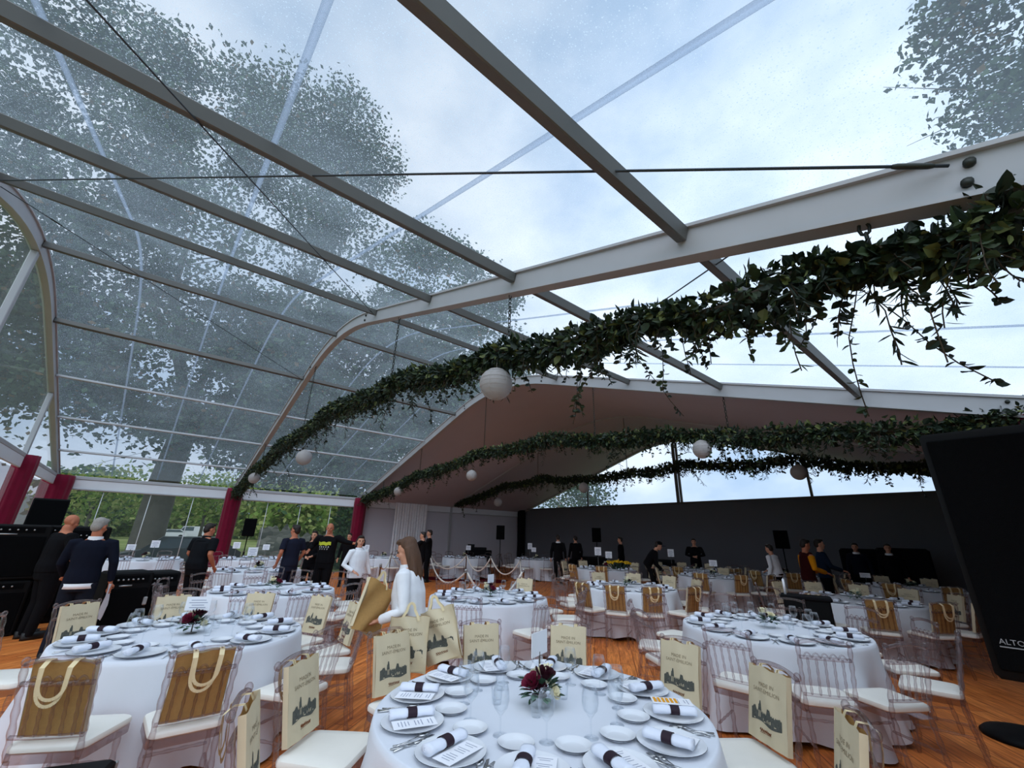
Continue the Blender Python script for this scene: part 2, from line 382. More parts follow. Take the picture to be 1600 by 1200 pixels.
def tent_frame(Y, label, low=-.2, posts=True):
    t = tag(empty('tent_frame', (XM, Y, 0)), label, 'tent frame')
    mb = MB(); sweep_roof(mb, 0, .035, -.17, .03); 
    for a, b in ((.03, .055), (low, low + .028)): sweep_roof(mb, 0, .062, a, b)
    mb.v = [(x - XM, y, z) for x, y, z in mb.v]
    rf = mb.build('rafter', M_ALU, t, flat_angle=30)
    if posts:
        for X in (XL, XR):
            m = MB(); m.box((X - XM, 0, 1.55), (.16, .12, 3.1)); m.build('post', M_ALU, t, smooth=False)
    # splice plate with bolts near the right-hand eave and at the ridge
    for X in (.26, XM - 1.9, XM + 1.9):
        n_ = nroof(X); p = Vector((X - XM, -.045, zroof(X)))
        for k in (-.02, -.12):
            m = MB(); m.lathe([(.0, -.012), (.022, -.012), (.022, .012), (.0, .016)], 10, mtx=Matrix.Translation(p + n_ * k) @ Matrix.Rotation(R(90), 4, 'X'))
            m.build('bolt', M_CHAIN, rf)
    return t
tent_frame(YA, 'aluminium gable frame with curved shoulder at the far left corner')
tent_frame(YB, 'big aluminium rafter frame crossing above the nearest greenery garland')
tent_frame(YC, 'aluminium rafter frame where clear roof meets white roof lining')
tent_frame(YD, 'rafter frame above the white lining holding the farthest garland', low=-.15)
tent_frame(YE, 'far gable frame around the bright triangular window')
PX = [(XL + .05, 0), (-17.94, 0), (-15.97, 0), (-14.0, 0), (-11.95, 0), (XM, 0), (-7.05, 0), (-4.87, 0), (-2.95, 0), (-1.06, 0)]
ORD = ['', 'first', 'second', 'third', 'fourth', 'fifth', 'sixth', 'seventh', 'eighth', 'ninth', 'tenth', 'eleventh', 'twelfth']
for bi, (y0, y1, bay) in enumerate(((YA, YB, 'in the clear bay above the front tables'), (YB, YC, 'in the clear bay before the white roof'))):
    for i, (X, _) in enumerate(PX):
        if i == 0: continue
        m = MB(); w, h = (.075, .11) if i >= 4 else (.05, .06)
        th = math.atan2(nroof(X).x, nroof(X).z)
        m.rbox((0, 0, -.02), (w, y1 - y0 - .08, h), .008, Matrix.Rotation(th, 4, 'Y'))
        o = m.build('roof_purlin', M_ALUD if i >= 4 else M_ALU, smooth=False); o.location = (X, (y0 + y1) / 2, zroof(X))
        tag(o, 'grey purlin, %s from the treeside eave, %s' % (ORD[i], bay), 'purlin')
# clear film roof and the white lining
def roof_sheet(name, y0, y1, off, m_, ny=2, xs=XS, thick=0):
    mb = MB(); rows = []
    for j in range(ny):
        y = y0 + (y1 - y0) * j / (ny - 1)
        rows.append([Vector((X, y, zroof(X))) + nroof(X) * off for X in xs])
    n = len(xs); vs = [p for r_ in rows for p in r_]
    mb.add(vs, [(j * n + i, (j + 1) * n + i, (j + 1) * n + i + 1, j * n + i + 1) for j in range(ny - 1) for i in range(n - 1)])
    return struct(mb.build(name, m_))
for (y0, y1, seams) in ((YA - .02, YB, (-1.14, .07, 1.26)), (YB, YC, (3.72, 4.97, 6.22))):
    c = roof_sheet('ceiling', y0, y1, .07, M_FILM)
    for ys in seams:
        m = MB(); rings = []
        sweep_roof(m, ys, .021, .060, .066); o = m.build('seam', M_SEAM, c)
roof_sheet('ceiling', YC + .05, YE + .2, -.13, M_FABW); roof_sheet('ceiling', YC + .0, YE + .2, .075, M_FABW)
# floor
m = MB(); m.box((-9.4, 7.6, -.05), (20.9, 20.4, .1)); o = struct(m.build('floor', M_FLOOR, smooth=False))
# eave beams
def eave_beam(y0, y1, X, label, side):
    t = tag(empty('eave_beam', (X, (y0 + y1) / 2, 2.7)), label, 'beam'); L = y1 - y0 - .1
    m = MB(); m.rbox((0, 0, .39), (.14, L, .11), .015); m.build('top_rail', M_ALU, t, smooth=False)
    m = MB(); m.rbox((side * .02, 0, .17), (.05, L, .34), .012); m.build('gutter_board', M_WHITE, t, smooth=False)
    m = MB(); m.rbox((side * .05, 0, .03), (.06, L, .05), .012); m.build('kader_rail', M_ALU, t, smooth=False)
eave_beam(YA, YB, XL, 'long white eave beam over the clear wall by the big tree trunk', 1)
eave_beam(YB, YC, XL, 'white eave beam over the clear wall behind the standing staff', 1)
eave_beam(YC, YD, XL, 'eave beam above the white curtain', 1); eave_beam(YD, YE, XL, 'eave beam above the far dim corner of the white wall', 1)
# gable at the near-left end
t = tag(empty('gable_beam', (-9.5, YA, 2.8)), 'white horizontal gable beam running off the picture edge by the amplifier stack', 'beam')
m = MB(); m.rbox((0, 0, .3), (20, .12, .1), .015); m.build('top_rail', M_ALU, t, smooth=False)
m = MB(); m.rbox((0, .03, .14), (20, .05, .24), .01); m.build('gutter_board', M_WHITE, t, smooth=False)
for X, lab in ((-14.5, 'short grey gable upright between burgundy drape and curved frame'), (XM, 'long grey gable upright meeting the curved ridge of the corner frame')):
    m = MB(); zt = zroof(X) - .2; m.rbox((0, 0, zt / 2), (.13, .09, zt), .012); o = m.build('gable_upright', M_ALU, smooth=False); o.location = (X, YA, 0)
    tag(o, lab, 'upright')
# drapes round the posts
def drape(X, Y, label, m_=M_BURG, r=.27, top=3.12, flat=1.0):
    mb = MB(); rings = []; n = 40; ph = random.random() * 6
    for z, k in ((0.01, 1.06), (.3, 1.02), (1.2, .94), (2.2, .97), (2.9, 1.0), (top, .96)):
        rings.append([Vector((r * k * (1 + .07 * math.sin(11 * t + ph + z * .3)) * math.cos(t), flat * r * k * (1 + .07 * math.sin(11 * t + ph + z * .3)) * math.sin(t), z)) for t in [2 * PI * i / n for i in range(n)]])
    mb.loft(rings); o = mb.build('post_drape', m_); o.location = (X, Y, 0); tag(o, label, 'drape'); return o
drape(XL + .15, YB, 'burgundy velvet drape on the post beside the man in the black gilet')
drape(XL + .15, YC, 'narrow burgundy velvet drape where clear wall meets white wall')
drape(XL + .2, YA + .1, 'burgundy velvet drape on the corner post above the amplifier stack', r=.36)
drape(-14.5, YA + .08, 'burgundy velvet drape on the gable post at the picture edge', r=.2)
drape(XL + .2, YE - .25, 'near-black drape on the far corner post beside the dark gable wall', M_BLK, r=.22)
drape(XR - .18, YC + .1, 'red drape top peeping behind the big black loudspeaker', r=.2)
# walls and clear side panels
def panel(name, corners, m_, th=None):
    mb = MB(); mb.add(corners, [tuple(range(len(corners)))]); return struct(mb.build(name, m_, smooth=False))
m = MB(); m.box((XL - .03, (YC + YE) / 2, 1.58), (.05, YE - YC + .1, 3.16)); struct(m.build('wall_left', M_WALLL, smooth=False))
m = MB(); m.box(((XL + XR) / 2, YE + .06, 1.6), (XR - XL, .06, 3.2)); struct(m.build('wall_back', M_WALLB, smooth=False))
m = MB(); m.box((XR + .1, (YC + YE) / 2, 1.58), (.05, YE - YC, 3.16)); struct(m.build('wall_right', M_WALLB, smooth=False))
m = MB(); m.box((XR + .1, (YB + YC) / 2 + .02, 1.58), (.05, YC - YB, 3.16)); struct(m.build('wall_right', M_WALLB, smooth=False))
wn = 1
def window(corners, seams=()):
    global wn
    w = panel('window_%d' % wn, corners, M_WIN); wn += 1
    for a, b in seams:
        mb = MB(); mb.tube([a, b], .012, 6); mb.build('seam', M_WHITE, w)
    return w
for y0, y1 in ((YA, YB), (YB, YC)):
    ys = [y0 + (y1 - y0) * k / 4 for k in range(1, 4)]
    window([(XL - .02, y0, 0), (XL - .02, y1, 0), (XL - .02, y1, 2.7), (XL - .02, y0, 2.7)], [((XL, y, .02), (XL, y, 2.7)) for y in ys])
window([(XL, YA - .02, 0), (XR, YA - .02, 0), (XR, YA - .02, 2.8), (XL, YA - .02, 2.8)])
window([(XL, YA - .03, 3.15)] + [(X, YA - .03, zroof(X) - .05) for X in XS] + [(XR, YA - .03, 3.15)])
window([(XR + .1, YA, 0), (XR + .1, YB, 0), (XR + .1, YB, 3.1), (XR + .1, YA, 3.1)])
xs = [x for x in XS]
gw = window([(XL, YE + .05, 3.2)] + [(X, YE + .05, zroof(X) + .04) for X in XS[1:-1]] + [(XR, YE + .05, 3.2)])
for X, lab in ((-14.5, 'thin dark mullion at the narrow left end of the gable window'), (XM + .08, 'thick dark mullion in the middle of the gable window'), (-4.47, 'dark mullion beside the farthest paper lantern in the gable window')):
    m = MB(); w = .13 if X == XM + .08 else .08
    m.rbox((-w * .55, 0, (zroof(X) - .25 - 3.18) / 2), (w, .08, zroof(X) - .25 - 3.18), .01); 
    if w > .1: m.rbox((w * .62, 0, (zroof(X) - .25 - 3.18) / 2), (w * .7, .08, zroof(X) - .25 - 3.18), .01)
    o = m.build('window_mullion', M_ALUD, smooth=False); o.location = (X, YE, 3.18); tag(o, lab, 'mullion')
m = MB(); m.rbox((0, 0, 0), (XR - XL - .2, .1, .05), .01); o = m.build('wall_rail', M_ALUD, smooth=False); o.location = ((XL + XR) / 2, YE - .02, 3.19); tag(o, 'dark rail along the top of the far grey wall', 'rail')
# white curtain on the white wall
mb = MB(); rings = []
a, b = at_X(620, 780, XL + .14).y, at_X(669, 785, XL + .14).y
n = 60
for z in (0.02, 1.5, 3.05):
    rings.append([Vector((XL + .16 + .05 * math.sin(i * 1.35), a + (b - a) * i / n, z)) for i in range(n + 1)] + [Vector((XL + .10 + .05 * math.sin(i * 1.35), a + (b - a) * i / n, z)) for i in range(n, -1, -1)])
mb.loft(rings); o = mb.build('curtain', M_SHIRT, flat_angle=60); tag(o, 'pleated white curtain hanging against the pale lining wall', 'curtain')
# bracing cables
def cable(a, b, label, r=.007, tb=None):
    a, b = Vector(a), Vector(b); mb = MB(); mb.tube([a - a, b - a], r, 6)
    t = mb.build('bracing_cable', M_CABLE); t.location = a; tag(t, label, 'cable')
    if tb is not None:
        d = (b - a); m = MB(); p = d * tb; q = p + d.normalized() * .16
        m.tube([p, p + (q - p) * .12, p + (q - p) * .5, p + (q - p) * .88, q], [r * 1.2, r * 1.7, r * 1.8, r * 1.7, r * 1.2], 8); m.build('turnbuckle', M_CHAIN, t)
def roofpt(X, Y, o=-.1): return Vector((X, Y, zroof(X))) + nroof(X) * o
cable(roofpt(.2, YB - .06, -.02), roofpt(-6.95, YA + .1, -.1), 'dark taut steel cable running level across the whole clear roof', .008, .006)
cable(roofpt(-7.0, YB - .08, -.08), roofpt(-.4, YA + .3, -.08), 'slanting steel cable from the arch shoulder to the top picture edge', .006, .02)
cable(roofpt(-7.1, YA + .1, -.12), roofpt(-11.9, YB - .1, -.1), 'thin steel cable under the roof near the curved corner frame', .006, .08)
cable(roofpt(-19.4, YA + .15, -.05), roofpt(-14.2, YB - .1, -.1), 'faint steel cable rising from the corner post across the wet side roof', .005)
cable(roofpt(-19.4, YB + .15, -.05), roofpt(-14.2, YC - .1, -.1), 'faint steel cable rising beside the narrow burgundy drape', .005)
cable(roofpt(-7.2, YC - .1, -.05), roofpt(-.6, YB + .1, -.05), 'steel cable across the clear bay behind the nearest garland', .006)

# ------------------------------------------------------------------ garlands
def leaf(mb, p, d, nrm, L, W):
    d = d.normalized(); s_ = d.cross(nrm)
    if s_.length < 1e-4: s_ = d.orthogonal()
    s_ = s_.normalized(); n_ = s_.cross(d)
    P_ = lambda u, w: p + d * L * u + s_ * W * w + n_ * (W * abs(w) * .35 - L * .08 * u * u)
    mb.add([p, P_(.22, .38), P_(.55, .48), P_(.82, .26), P_(1, 0), P_(.82, -.26), P_(.55, -.48), P_(.22, -.38), P_(.5, 0)], [(0, 1, 8), (1, 2, 8), (2, 3, 8), (3, 4, 8), (4, 5, 8), (5, 6, 8), (6, 7, 8), (7, 0, 8)])
def rv(): return Vector((random.gauss(0, 1), random.gauss(0, 1), random.gauss(0, 1)))
def path_pt(P, t):
    t = max(0, min(.99999, t)) * (len(P) - 1); i = int(t); return P[i].lerp(P[i + 1], t - i)
def resample(P, n):
    L = [0]
    for a, b in zip(P, P[1:]): L.append(L[-1] + (b - a).length)
    out = []; j = 0
    for k in range(n):
        d = L[-1] * k / (n - 1)
        while j < len(P) - 2 and L[j + 1] < d: j += 1
        out.append(P[j].lerp(P[j + 1], (d - L[j]) / max(1e-6, L[j + 1] - L[j])))
    return out
def garland(P, label, nleaf, rad, lsize, tend, near_t=None, group=None):
    P = resample(P, 90); o0 = P[0]
    t = tag(empty('leaf_garland', o0), label, 'garland')
    mb = MB(); mb.tube([p - o0 + Vector((0, 0, .03 * math.sin(i * .9))) for i, p in enumerate(P)], .035, 6); mb.build('core_rope', M_VINE, t)
    mb = MB(); st = MB()
    for k in range(nleaf):
        u = random.random()
        c = path_pt(P, u) - o0
        rr = rad * (.75 + .45 * noise.noise(Vector((u * 40, 3.1, rad))))
        a = rv().normalized(); q = c + Vector((a.x * rr * random.random() ** .5 * .8, a.y * rr * random.random() ** .5, a.z * rr * random.random() ** .5 * 1.0 - .03))
        d = a + Vector((0, 0, -.35)) + rv() * .5
        mb.mi = 0 if random.random() < .55 else (1 if random.random() < .75 else 2)
        L = lsize * random.uniform(.55, 1.35); leaf(mb, q, d, rv(), L, L * random.choice((.34, .5, .75)))
    for k in range(tend):
        u = random.random(); c = path_pt(P, u) - o0 + Vector((random.uniform(-.8, .8) * rad, random.uniform(-.8, .8) * rad, -rad * .5))
        L = random.uniform(.15, .5) * (1.5 if random.random() < .12 else .75); pts = []; dv = Vector((random.gauss(0, .35), random.gauss(0, .35), -1))
        for j in range(6):
            pts.append(c.copy()); c = c + dv.normalized() * (L / 5); dv += Vector((random.gauss(0, .25), random.gauss(0, .25), -.2))
        st.tube(pts, .0035, 3, cap=False)
        willow = random.random() < .4; mb.mi = random.choice((0, 0, 1))
        for j in range(int(10 + L * 26)):
            uu = random.random(); q = path_pt(pts, uu)
            d = Vector((random.gauss(0, 1), random.gauss(0, 1), -.8 if willow else -.3))
            LL = lsize * (random.uniform(.8, 1.4) if willow else random.uniform(.4, .8)); leaf(mb, q, d, rv(), LL, LL * (.16 if willow else .7))
    mb.build('leaf_mass', M_LF, t, smooth=False); st.build('trailing_vines', M_VINE, t)
    return t
def hang(Y, knots):
    out = []
    for i in range(len(knots) - 1):
        (x0, z0), (x1, z1) = knots[i], knots[i + 1]
        for k in range(10):
            u = k / 10; out.append(Vector((x0 + (x1 - x0) * u, Y, z0 + (z1 - z0) * u - .10 * math.sin(PI * u))))
    out.append(Vector((knots[-1][0], Y, knots[-1][1]))); return out
garland(hang(YB, [(-19.4, 3.0), (-16.4, 3.55), (-12.9, 3.95), (-8.8, 4.1), (-5.5, 3.88), (-3.2, 3.52), (-1.5, 3.24), (-.3, 3.09), (.5, 3.05)]),
        'nearest and fullest greenery garland under the big rafter', 22000, .2, .075, 420)
garland(hang(YC, [(-19.3, 3.1), (-14.4, 3.75), (-10.4, 4.1), (-7.4, 4.08), (-4.1, 3.66), (-1.5, 3.27), (.4, 3.15)]),
        'middle greenery garland below the start of the white lining', 15500, .215, .085, 300)
garland(hang(YD, [(-19.2, 3.2), (-15.2, 3.9), (-12.6, 4.05), (-10.8, 3.85), (-8.5, 3.85), (-6.4, 3.95), (-3.3, 3.72), (-1.0, 3.3), (.3, 3.1)]),
        'farthest greenery garland silhouetted against the gable window', 11500, .18, .095, 280)
def chain(X, Y, z0, z1, label, link=.035):
    mb = MB(); n = max(2, int((z0 - z1) / link)); 
    if n > 60: n = 60
    h = (z0 - z1) / n
    for k in range(n):
        z = z1 + h * (k + .5); a = Vector((0, 0, z - z1)); w = h * .32
        x = Vector((1, 0, 0)) if k % 2 else Vector((0, 1, 0))
        pts = [a + x * (w * math.cos(q)) + Vector((0, 0, h * .62 * math.sin(q))) for q in [2 * PI * j / 8 for j in range(9)]]
        mb.tube(pts, h * .12, 4, cap=False)
    o = mb.build('hanging_chain', M_CHAIN); o.location = (X, Y, z1); tag(o, label, 'chain')
CX = {YB: [(-3.05, 3.5), (-6.0, 3.9), (-15.5, 3.7), (-.15, 3.1), (-11.0, 4.0)], YC: [(-14.2, 3.8), (-5.9, 3.9), (-2.95, 3.45), (-10.2, 4.1), (-17.3, 3.45)], YD: [(-13.0, 4.05), (-4.4, 3.85), (-8.5, 3.85)]}
WHO = {YB: 'nearest', YC: 'middle', YD: 'farthest'}
for Y in CX:
    for k, (X, z) in enumerate(sorted(CX[Y])):
        chain(X, Y, zroof(X) - .2, z, 'dark chain holding up the %s garland, %s along from the treeside end' % (WHO[Y], ORD[k + 1]), .05)
# paper lanterns
def lantern_proto():
    t = empty('paper_lantern'); mb = MB(); prof = []
    r0 = .165; nr = 17
    for i in range(nr * 2 + 1):
        ph = -PI / 2 + PI * (i / (nr * 2)) * .94 + .05; rr = r0 * (1 if i % 2 else .955); prof.append((max(.03, rr * math.cos(ph)), rr * math.sin(ph)))
    mb.lathe(prof, 28); mb.build('paper_shade', M_LANT, t)
    mb = MB()
    for i in range(1, 12):
        ph = -PI / 2 + PI * i / 12; q0, z0 = r0 * math.cos(ph) * 1.004, r0 * math.sin(ph); mb.tube([(q0 * math.cos(q), q0 * math.sin(q), z0) for q in [2 * PI * k / 28 for k in range(29)]], .0016, 4, cap=False)
    for k in range(6): mb.tube([(r0 * 1.002 * math.cos(a) * math.cos(k * PI / 3), r0 * 1.002 * math.cos(a) * math.sin(k * PI / 3), r0 * 1.002 * math.sin(a)) for a in [-1.4 + 2.8 * j / 16 for j in range(17)]], .0016, 4, cap=False)
    mb.build('wire_ribs', M_WIRE, t)
    mb = MB(); mb.tube([(.032 * math.cos(q), .032 * math.sin(q), r0 * .995) for q in [2 * PI * k / 12 for k in range(13)]], .0025, 4, cap=False); mb.tube([(0, 0, r0 * .98), (0, 0, r0 + .12)], .0018, 4); mb.build('wire_hanger', M_WIRE, t)
    return t
LN = lantern_proto(); first = True
for (px, py, Y, lab) in ((775, 600, YB, 'largest white paper lantern hanging from the nearest garland'), (475, 715, YB, 'white paper lantern half hidden in leaves midway down the nearest garland'),
                         (397, 747, YB, 'small white paper lantern at the burgundy-drape end of the nearest garland'), (622, 768, YC, 'tiny white paper lantern at the treeside end of the middle garland'),
                         (737, 743, YC, 'white paper lantern on the middle garland before the white lining'), (1097, 702, YC, 'round white paper lantern in front of the gable window mullion'),
                         (778, 785, YD, 'dim paper lantern at the treeside end of the farthest garland'), (912, 762, YD, 'dim paper lantern on the farthest garland by the thin mullion'),
                         (1248, 738, YD, 'grey shaded paper lantern against the bright gable window')):
    o = LN if first else copy_tree(LN); first = False
    p = at_Y(px, py, Y - .12); o.location = p; tag(o, lab, 'lantern', 'paper lanterns on the garlands')
    if Y == YD: o.scale = (1.15,) * 3
#__PART3__
# ================================================================== tables
TZ = .76
TABLES = {  # key: (x, y, phrase)
 'T1': (-2.0, 1.95, 'front table'),
 'T2': (-5.08, .58, 'table by the black road cases'),
 'T3': (-2.1, 5.6, 'table nearest the round floor base'),
 'T4': (-5.65, 4.38, 'table behind the bag-carrying woman'),
 'T5': (-7.95, 1.85, 'table in front of the navy-shirted man'),
 'T9': (-5.34, 7.62, 'table with two tan bags facing us'),
 'T12': (-2.16, 9.7, 'table beside the big black loudspeaker'),
 'T6': (-11.8, 2.35, 'table beside the gilet-wearing man'),
 'T7': (-16.6, .34, 'far table before the tree trunk'),
 'T8': (-16.2, 3.0, 'table by the wide burgundy drape'),
 'T10': (-8.75, 11.35, 'table under the yellow flowers'),
 'T11': (-5.75, 12.1, 'table before the hand-joining man'),
 'T13': (-1.95, 13.65, 'dim table before the draped cases'),
 'T14': (-15.4, 10.6, 'table behind the rope barrier posts'),
 'T15': (-13.6, 13.0, 'table by the dark-suited man'),
 'T16': (-16.2, 7.4, 'table behind the white-bloused woman'),
 'T18': (-7.2, 13.95, 'dim table by the capped man'),
 'T17': (-4.9, 14.7, 'last dim table under the gable'),
}
CLO = {'T1': 7}
def cloth_mesh(seed):
    rnd = random.Random(seed); mb = MB(); n = 120; Rt = .9
    rows = []
    ph = [rnd.random() * 6.28 for _ in range(4)]; kf = rnd.choice((9, 10, 11)); ks = rnd.choice((4, 4, 5))
    for r_ in (0.02, .3, .6, .82, .885): rows.append([Vector((r_ * math.cos(2 * PI * i / n), r_ * math.sin(2 * PI * i / n), TZ)) for i in range(n)])
    for u in (0, .03, .08, .18, .32, .48, .64, .8, .92, 1):
        ring = []
        for i in range(n):
            t = 2 * PI * i / n
            f = math.sin(kf * t + ph[0] + .6 * math.sin(3 * t + ph[1])); g = math.sin(ks * t + ph[2])
            amp = max(0, u - .05) ** 1.15
            sharp = math.copysign(abs(f) ** .8, f)
            r_ = Rt + .012 * min(1, u / .05) + amp * (.10 * sharp + .06 * g + .07)
            hem = .02 + .05 * max(0, -g) ** 2
            z = TZ - (0 if u == 0 else .010) - u * (TZ - .012 - hem)
            if u == 0: z = TZ - .001
            ring.append(Vector((r_ * math.cos(t), r_ * math.sin(t), z)))
        rows.append(ring)
    mb.loft(rows, cap=False); mb.add([rows[0][i] for i in range(n)], [tuple(range(n))])
    return mb
cloths = []
for sd in (1, 2, 3):
    cloths.append(cloth_mesh(sd).mesh('tablecloth', M_CLOTH))
top_me = None
def make_table(k, i):
    global top_me
    x, y, ph = TABLES[k]
    t = tag(empty('banquet_table', (x, y, 0)), 'round banquet table under a floor-length white cloth, the ' + ph, 'table', 'round banquet tables')
    o = bpy.data.objects.new('tablecloth', cloths[i % 3]); COL.objects.link(o); setp(o, t); o.rotation_euler = (0, 0, i * 1.7)
    return t
for i, k in enumerate(TABLES): make_table(k, i)
WORDS = {0: 'twelve', 1: 'one', 2: 'two', 3: 'three', 4: 'four', 5: 'five', 6: 'six', 7: 'seven', 8: 'eight', 9: 'nine', 10: 'ten', 11: 'eleven'}
def clock(k, ang):
    x, y, _ = TABLES[k]; va = math.atan2(y, x)          # away from the viewer = twelve o'clock
    h = round(((va - R(ang)) / (PI / 6)) * 4) / 4 % 12
    b = int(h); q = h - b
    return {0: "%s-o'clock" % WORDS[b], .25: 'quarter-past-%s' % WORDS[b], .5: 'half-past-%s' % WORDS[b], .75: 'quarter-to-%s' % WORDS[(b + 1) % 12]}[q]
# ------------------------------------------------------------------ chairs
def turned(a, b, r0, beads=3):
    """radii of a turned spindle"""
    a, b = Vector(a), Vector(b); n = 9 + beads * 4; pts = []; rad = []
    for i in range(n + 1):
        u = i / n; pts.append(a.lerp(b, u)); w = abs(math.sin(u * PI * (beads + 1)))
        rad.append(r0 * (.78 + .36 * w ** 2))
    return pts, rad
BACK = lambda z: -.185 - (z - .45) * .2
def add_back(mb, n=8, lite=False):
    for sx in (-1, 1):
        x = sx * .17
        if lite: mb.tube([(x, BACK(.42), .42), (x * 1.06, BACK(.9), .9)], .015, 5)
        else:
            p, r_ = turned((x, BACK(.42), .42), (x * 1.06, BACK(.9), .9), .017, 4); mb.tube(p, r_, n)
            mb.ell((x * 1.06, BACK(.915), .915), (.02, .02, .024), n=n, m=6)
    for z, bow in ((.9, .03), (.80, .0), (.535, 0)):
        pts = [(-.178 + .356 * i / 10, BACK(z) - .012 * math.sin(PI * i / 10), z + bow * math.sin(PI * i / 10) ** .7) for i in range(11)]
        mb.tube(pts, .014 if z > .6 else .012, 5 if lite else n)
    for i in range(5):
        x = -.12 + .06 * i
        if lite: mb.tube([(x, BACK(.535), .535), (x, BACK(.80), .80)], .008, 4, cap=False)
        else:
            p, r_ = turned((x, BACK(.535), .535), (x, BACK(.80), .80), .0095, 3); mb.tube(p, r_, 6)
            mb.tube([(x - .03 + .06 * q / 6, BACK(.83), .80 + .035 * math.sin(PI * q / 6)) for q in range(7)], .006, 5)
def seat_outline(s=1.0, n=9):
    out = []
    for (cx, cy, a0) in ((.165, .155, 0), (-.165, .155, 90), (-.14, -.145, 180), (.14, -.145, 270)):
        rr = .055
        for i in range(5): a = R(a0 + 90 * i / 4); out.append(((cx + rr * math.cos(a)) * s, (cy + rr * math.sin(a)) * s))
    return out
def cushion(mb):
    rings = []
    for s_, z in ((.94, .452), (1.0, .462), (1.01, .478), (.985, .492), (.9, .502), (.6, .507)):
        rings.append([Vector((x * s_, y * s_, z)) for x, y in seat_outline()])
    mb.loft(rings)
def seat_frame(mb):
    mb.loft([[Vector((x * 1.0, y * 1.0, z)) for x, y in seat_outline()] for z in (.41, .452)])
LEGS = [(-1, 1), (1, 1), (-1, -1), (1, -1)]
def chair_proto():
    t = empty('clear_chair')
    m = MB(); cushion(m); m.build('seat_cushion', M_CUSH, t, flat_angle=40)
    m = MB(); seat_frame(m); m.build('seat_frame', M_ACRY, t, flat_angle=40)
    m = MB(); add_back(m); m.build('backrest', M_ACRY, t)
    for sx, sy in LEGS:
        m = MB()
        if sy > 0: p, r_ = turned((sx * .17, .17, .41), (sx * .175, .18, 0), .018, 3)
        else: p, r_ = turned((sx * .165, BACK(.42), .42), (sx * .17, -.24, 0), .018, 3)
        m.tube(p, r_, 8); m.build('leg', M_ACRY, t)
    for a, b in (((-.172, .175, .2), (-.168, -.21, .2)), ((.172, .175, .2), (.168, -.21, .2)), ((-.17, .175, .26), (.17, .175, .26))):
        m = MB(); p, r_ = turned(a, b, .0105, 3); m.tube(p, r_, 6); m.build('stretcher', M_ACRY, t)
    return t
def chair_lite():
    t = empty('clear_chair')
    m = MB(); cushion(m); m.build('seat_cushion', M_CUSH, t, flat_angle=40)
    m = MB(); add_back(m, 5, True)
    m.build('backrest', M_ACRY, t)
    m = MB()
    for sx, sy in LEGS: m.tube([(sx * .17, .17 if sy > 0 else BACK(.42), .43), (sx * .172, .18 if sy > 0 else -.24, 0)], .015, 5)
    m.tube([(-.172, .175, .2), (-.168, -.21, .2)], .01, 4); m.tube([(.172, .175, .2), (.168, -.21, .2)], .01, 4)
    m.build('leg_frame', M_ACRY, t)
    return t
# ------------------------------------------------------------------ tote bags
def print_meshes():
    """engraved town skyline, two lines of lettering and a brown script mark, all lying on the local XZ plane facing +y"""
    rnd = random.Random(4); m = MB(); x = -.118; pts = []
    base = -.055
    prof = []
    for i in range(61):     # roofs, trees and the bell tower along the skyline
        x = -.118 + .236 * i / 60; h = .016 + .006 * math.sin(i * 1.9) + .004 * rnd.random()
        for cx, w, hh in ((-.100, .016, .026), (-.083, .013, .020), (-.028, .017, .052), (-.055, .012, .018), (.012, .014, .016), (.090, .020, .044), (.110, .012, .030)):
            d = abs(x - cx) / w
            if d < 1: h = max(h, hh * (1 - d * d) ** .5 * (.9 + .2 * rnd.random()))
        if .036 < x < .060: h = .056
        if abs(x - .048) < .007: h = .076
        prof.append((x, h))
    poly = [(-.118, 0, base)] + [(a, 0, b - .02) for a, b in prof][::1] + [(.118, 0, base)]
    m.mi = 0
    # fan the skyline as vertical strips so the outline stays exact
    for (a, b), (c, d) in zip(prof, prof[1:]): m.add([(a, 0, base + .008 * math.sin(a * 30)), (c, 0, base + .008 * math.sin(c * 30)), (c, 0, d - .02), (a, 0, b - .02)], [(0, 1, 2, 3)])
    m.mi = 1
    for (a, b, w, h) in ((-.045, -.042, .004, .016), (-.036, -.044, .003, .014), (-.026, -.042, .004, .017), (-.012, -.044, .003, .013), (.042, -.030, .0035, .034), (.052, -.030, .0035, .034), (.002, -.046, .014, .004), (.018, -.040, .003, .012), (-.08, -.047, .012, .004), (.08, -.046, .014, .004)):
        m.add([(a, .0008, b), (a + w, .0008, b), (a + w, .0008, b + h), (a, .0008, b + h)], [(0, 1, 2, 3)])
    pic = m.mesh('town_print', [M_INKD, M_CANV], False)
    m = MB(); up = Matrix.Rotation(R(90), 4, 'X') ; flip = Matrix.Rotation(PI, 4, 'Z')
    mb_text(m, 'MADE IN', .030, flip @ up); m.v = [(a, b, c + .034) for a, b, c in m.v]; k = len(m.v)
    m2 = MB(); mb_text(m2, 'SAINT-\u00c9MILION', .030, flip @ up); m.add(m2.v, m2.f)
    tx = m.mesh('lettering', [M_INKT], False)
    m = MB(); m.tube([(.045 - .09 * i / 24, .0, .010 * math.sin(i * 1.9) * (1 - .3 * i / 24)) for i in range(25)], .0022, 4); m.tube([(.045, 0, -.012), (-.045, 0, -.007)], .0012, 4)
    sc = m.mesh('script_mark', [M_INKB], False)
    return pic, tx, sc
PIC, TXT, SCR = print_meshes()
BW, BH = .315, .385
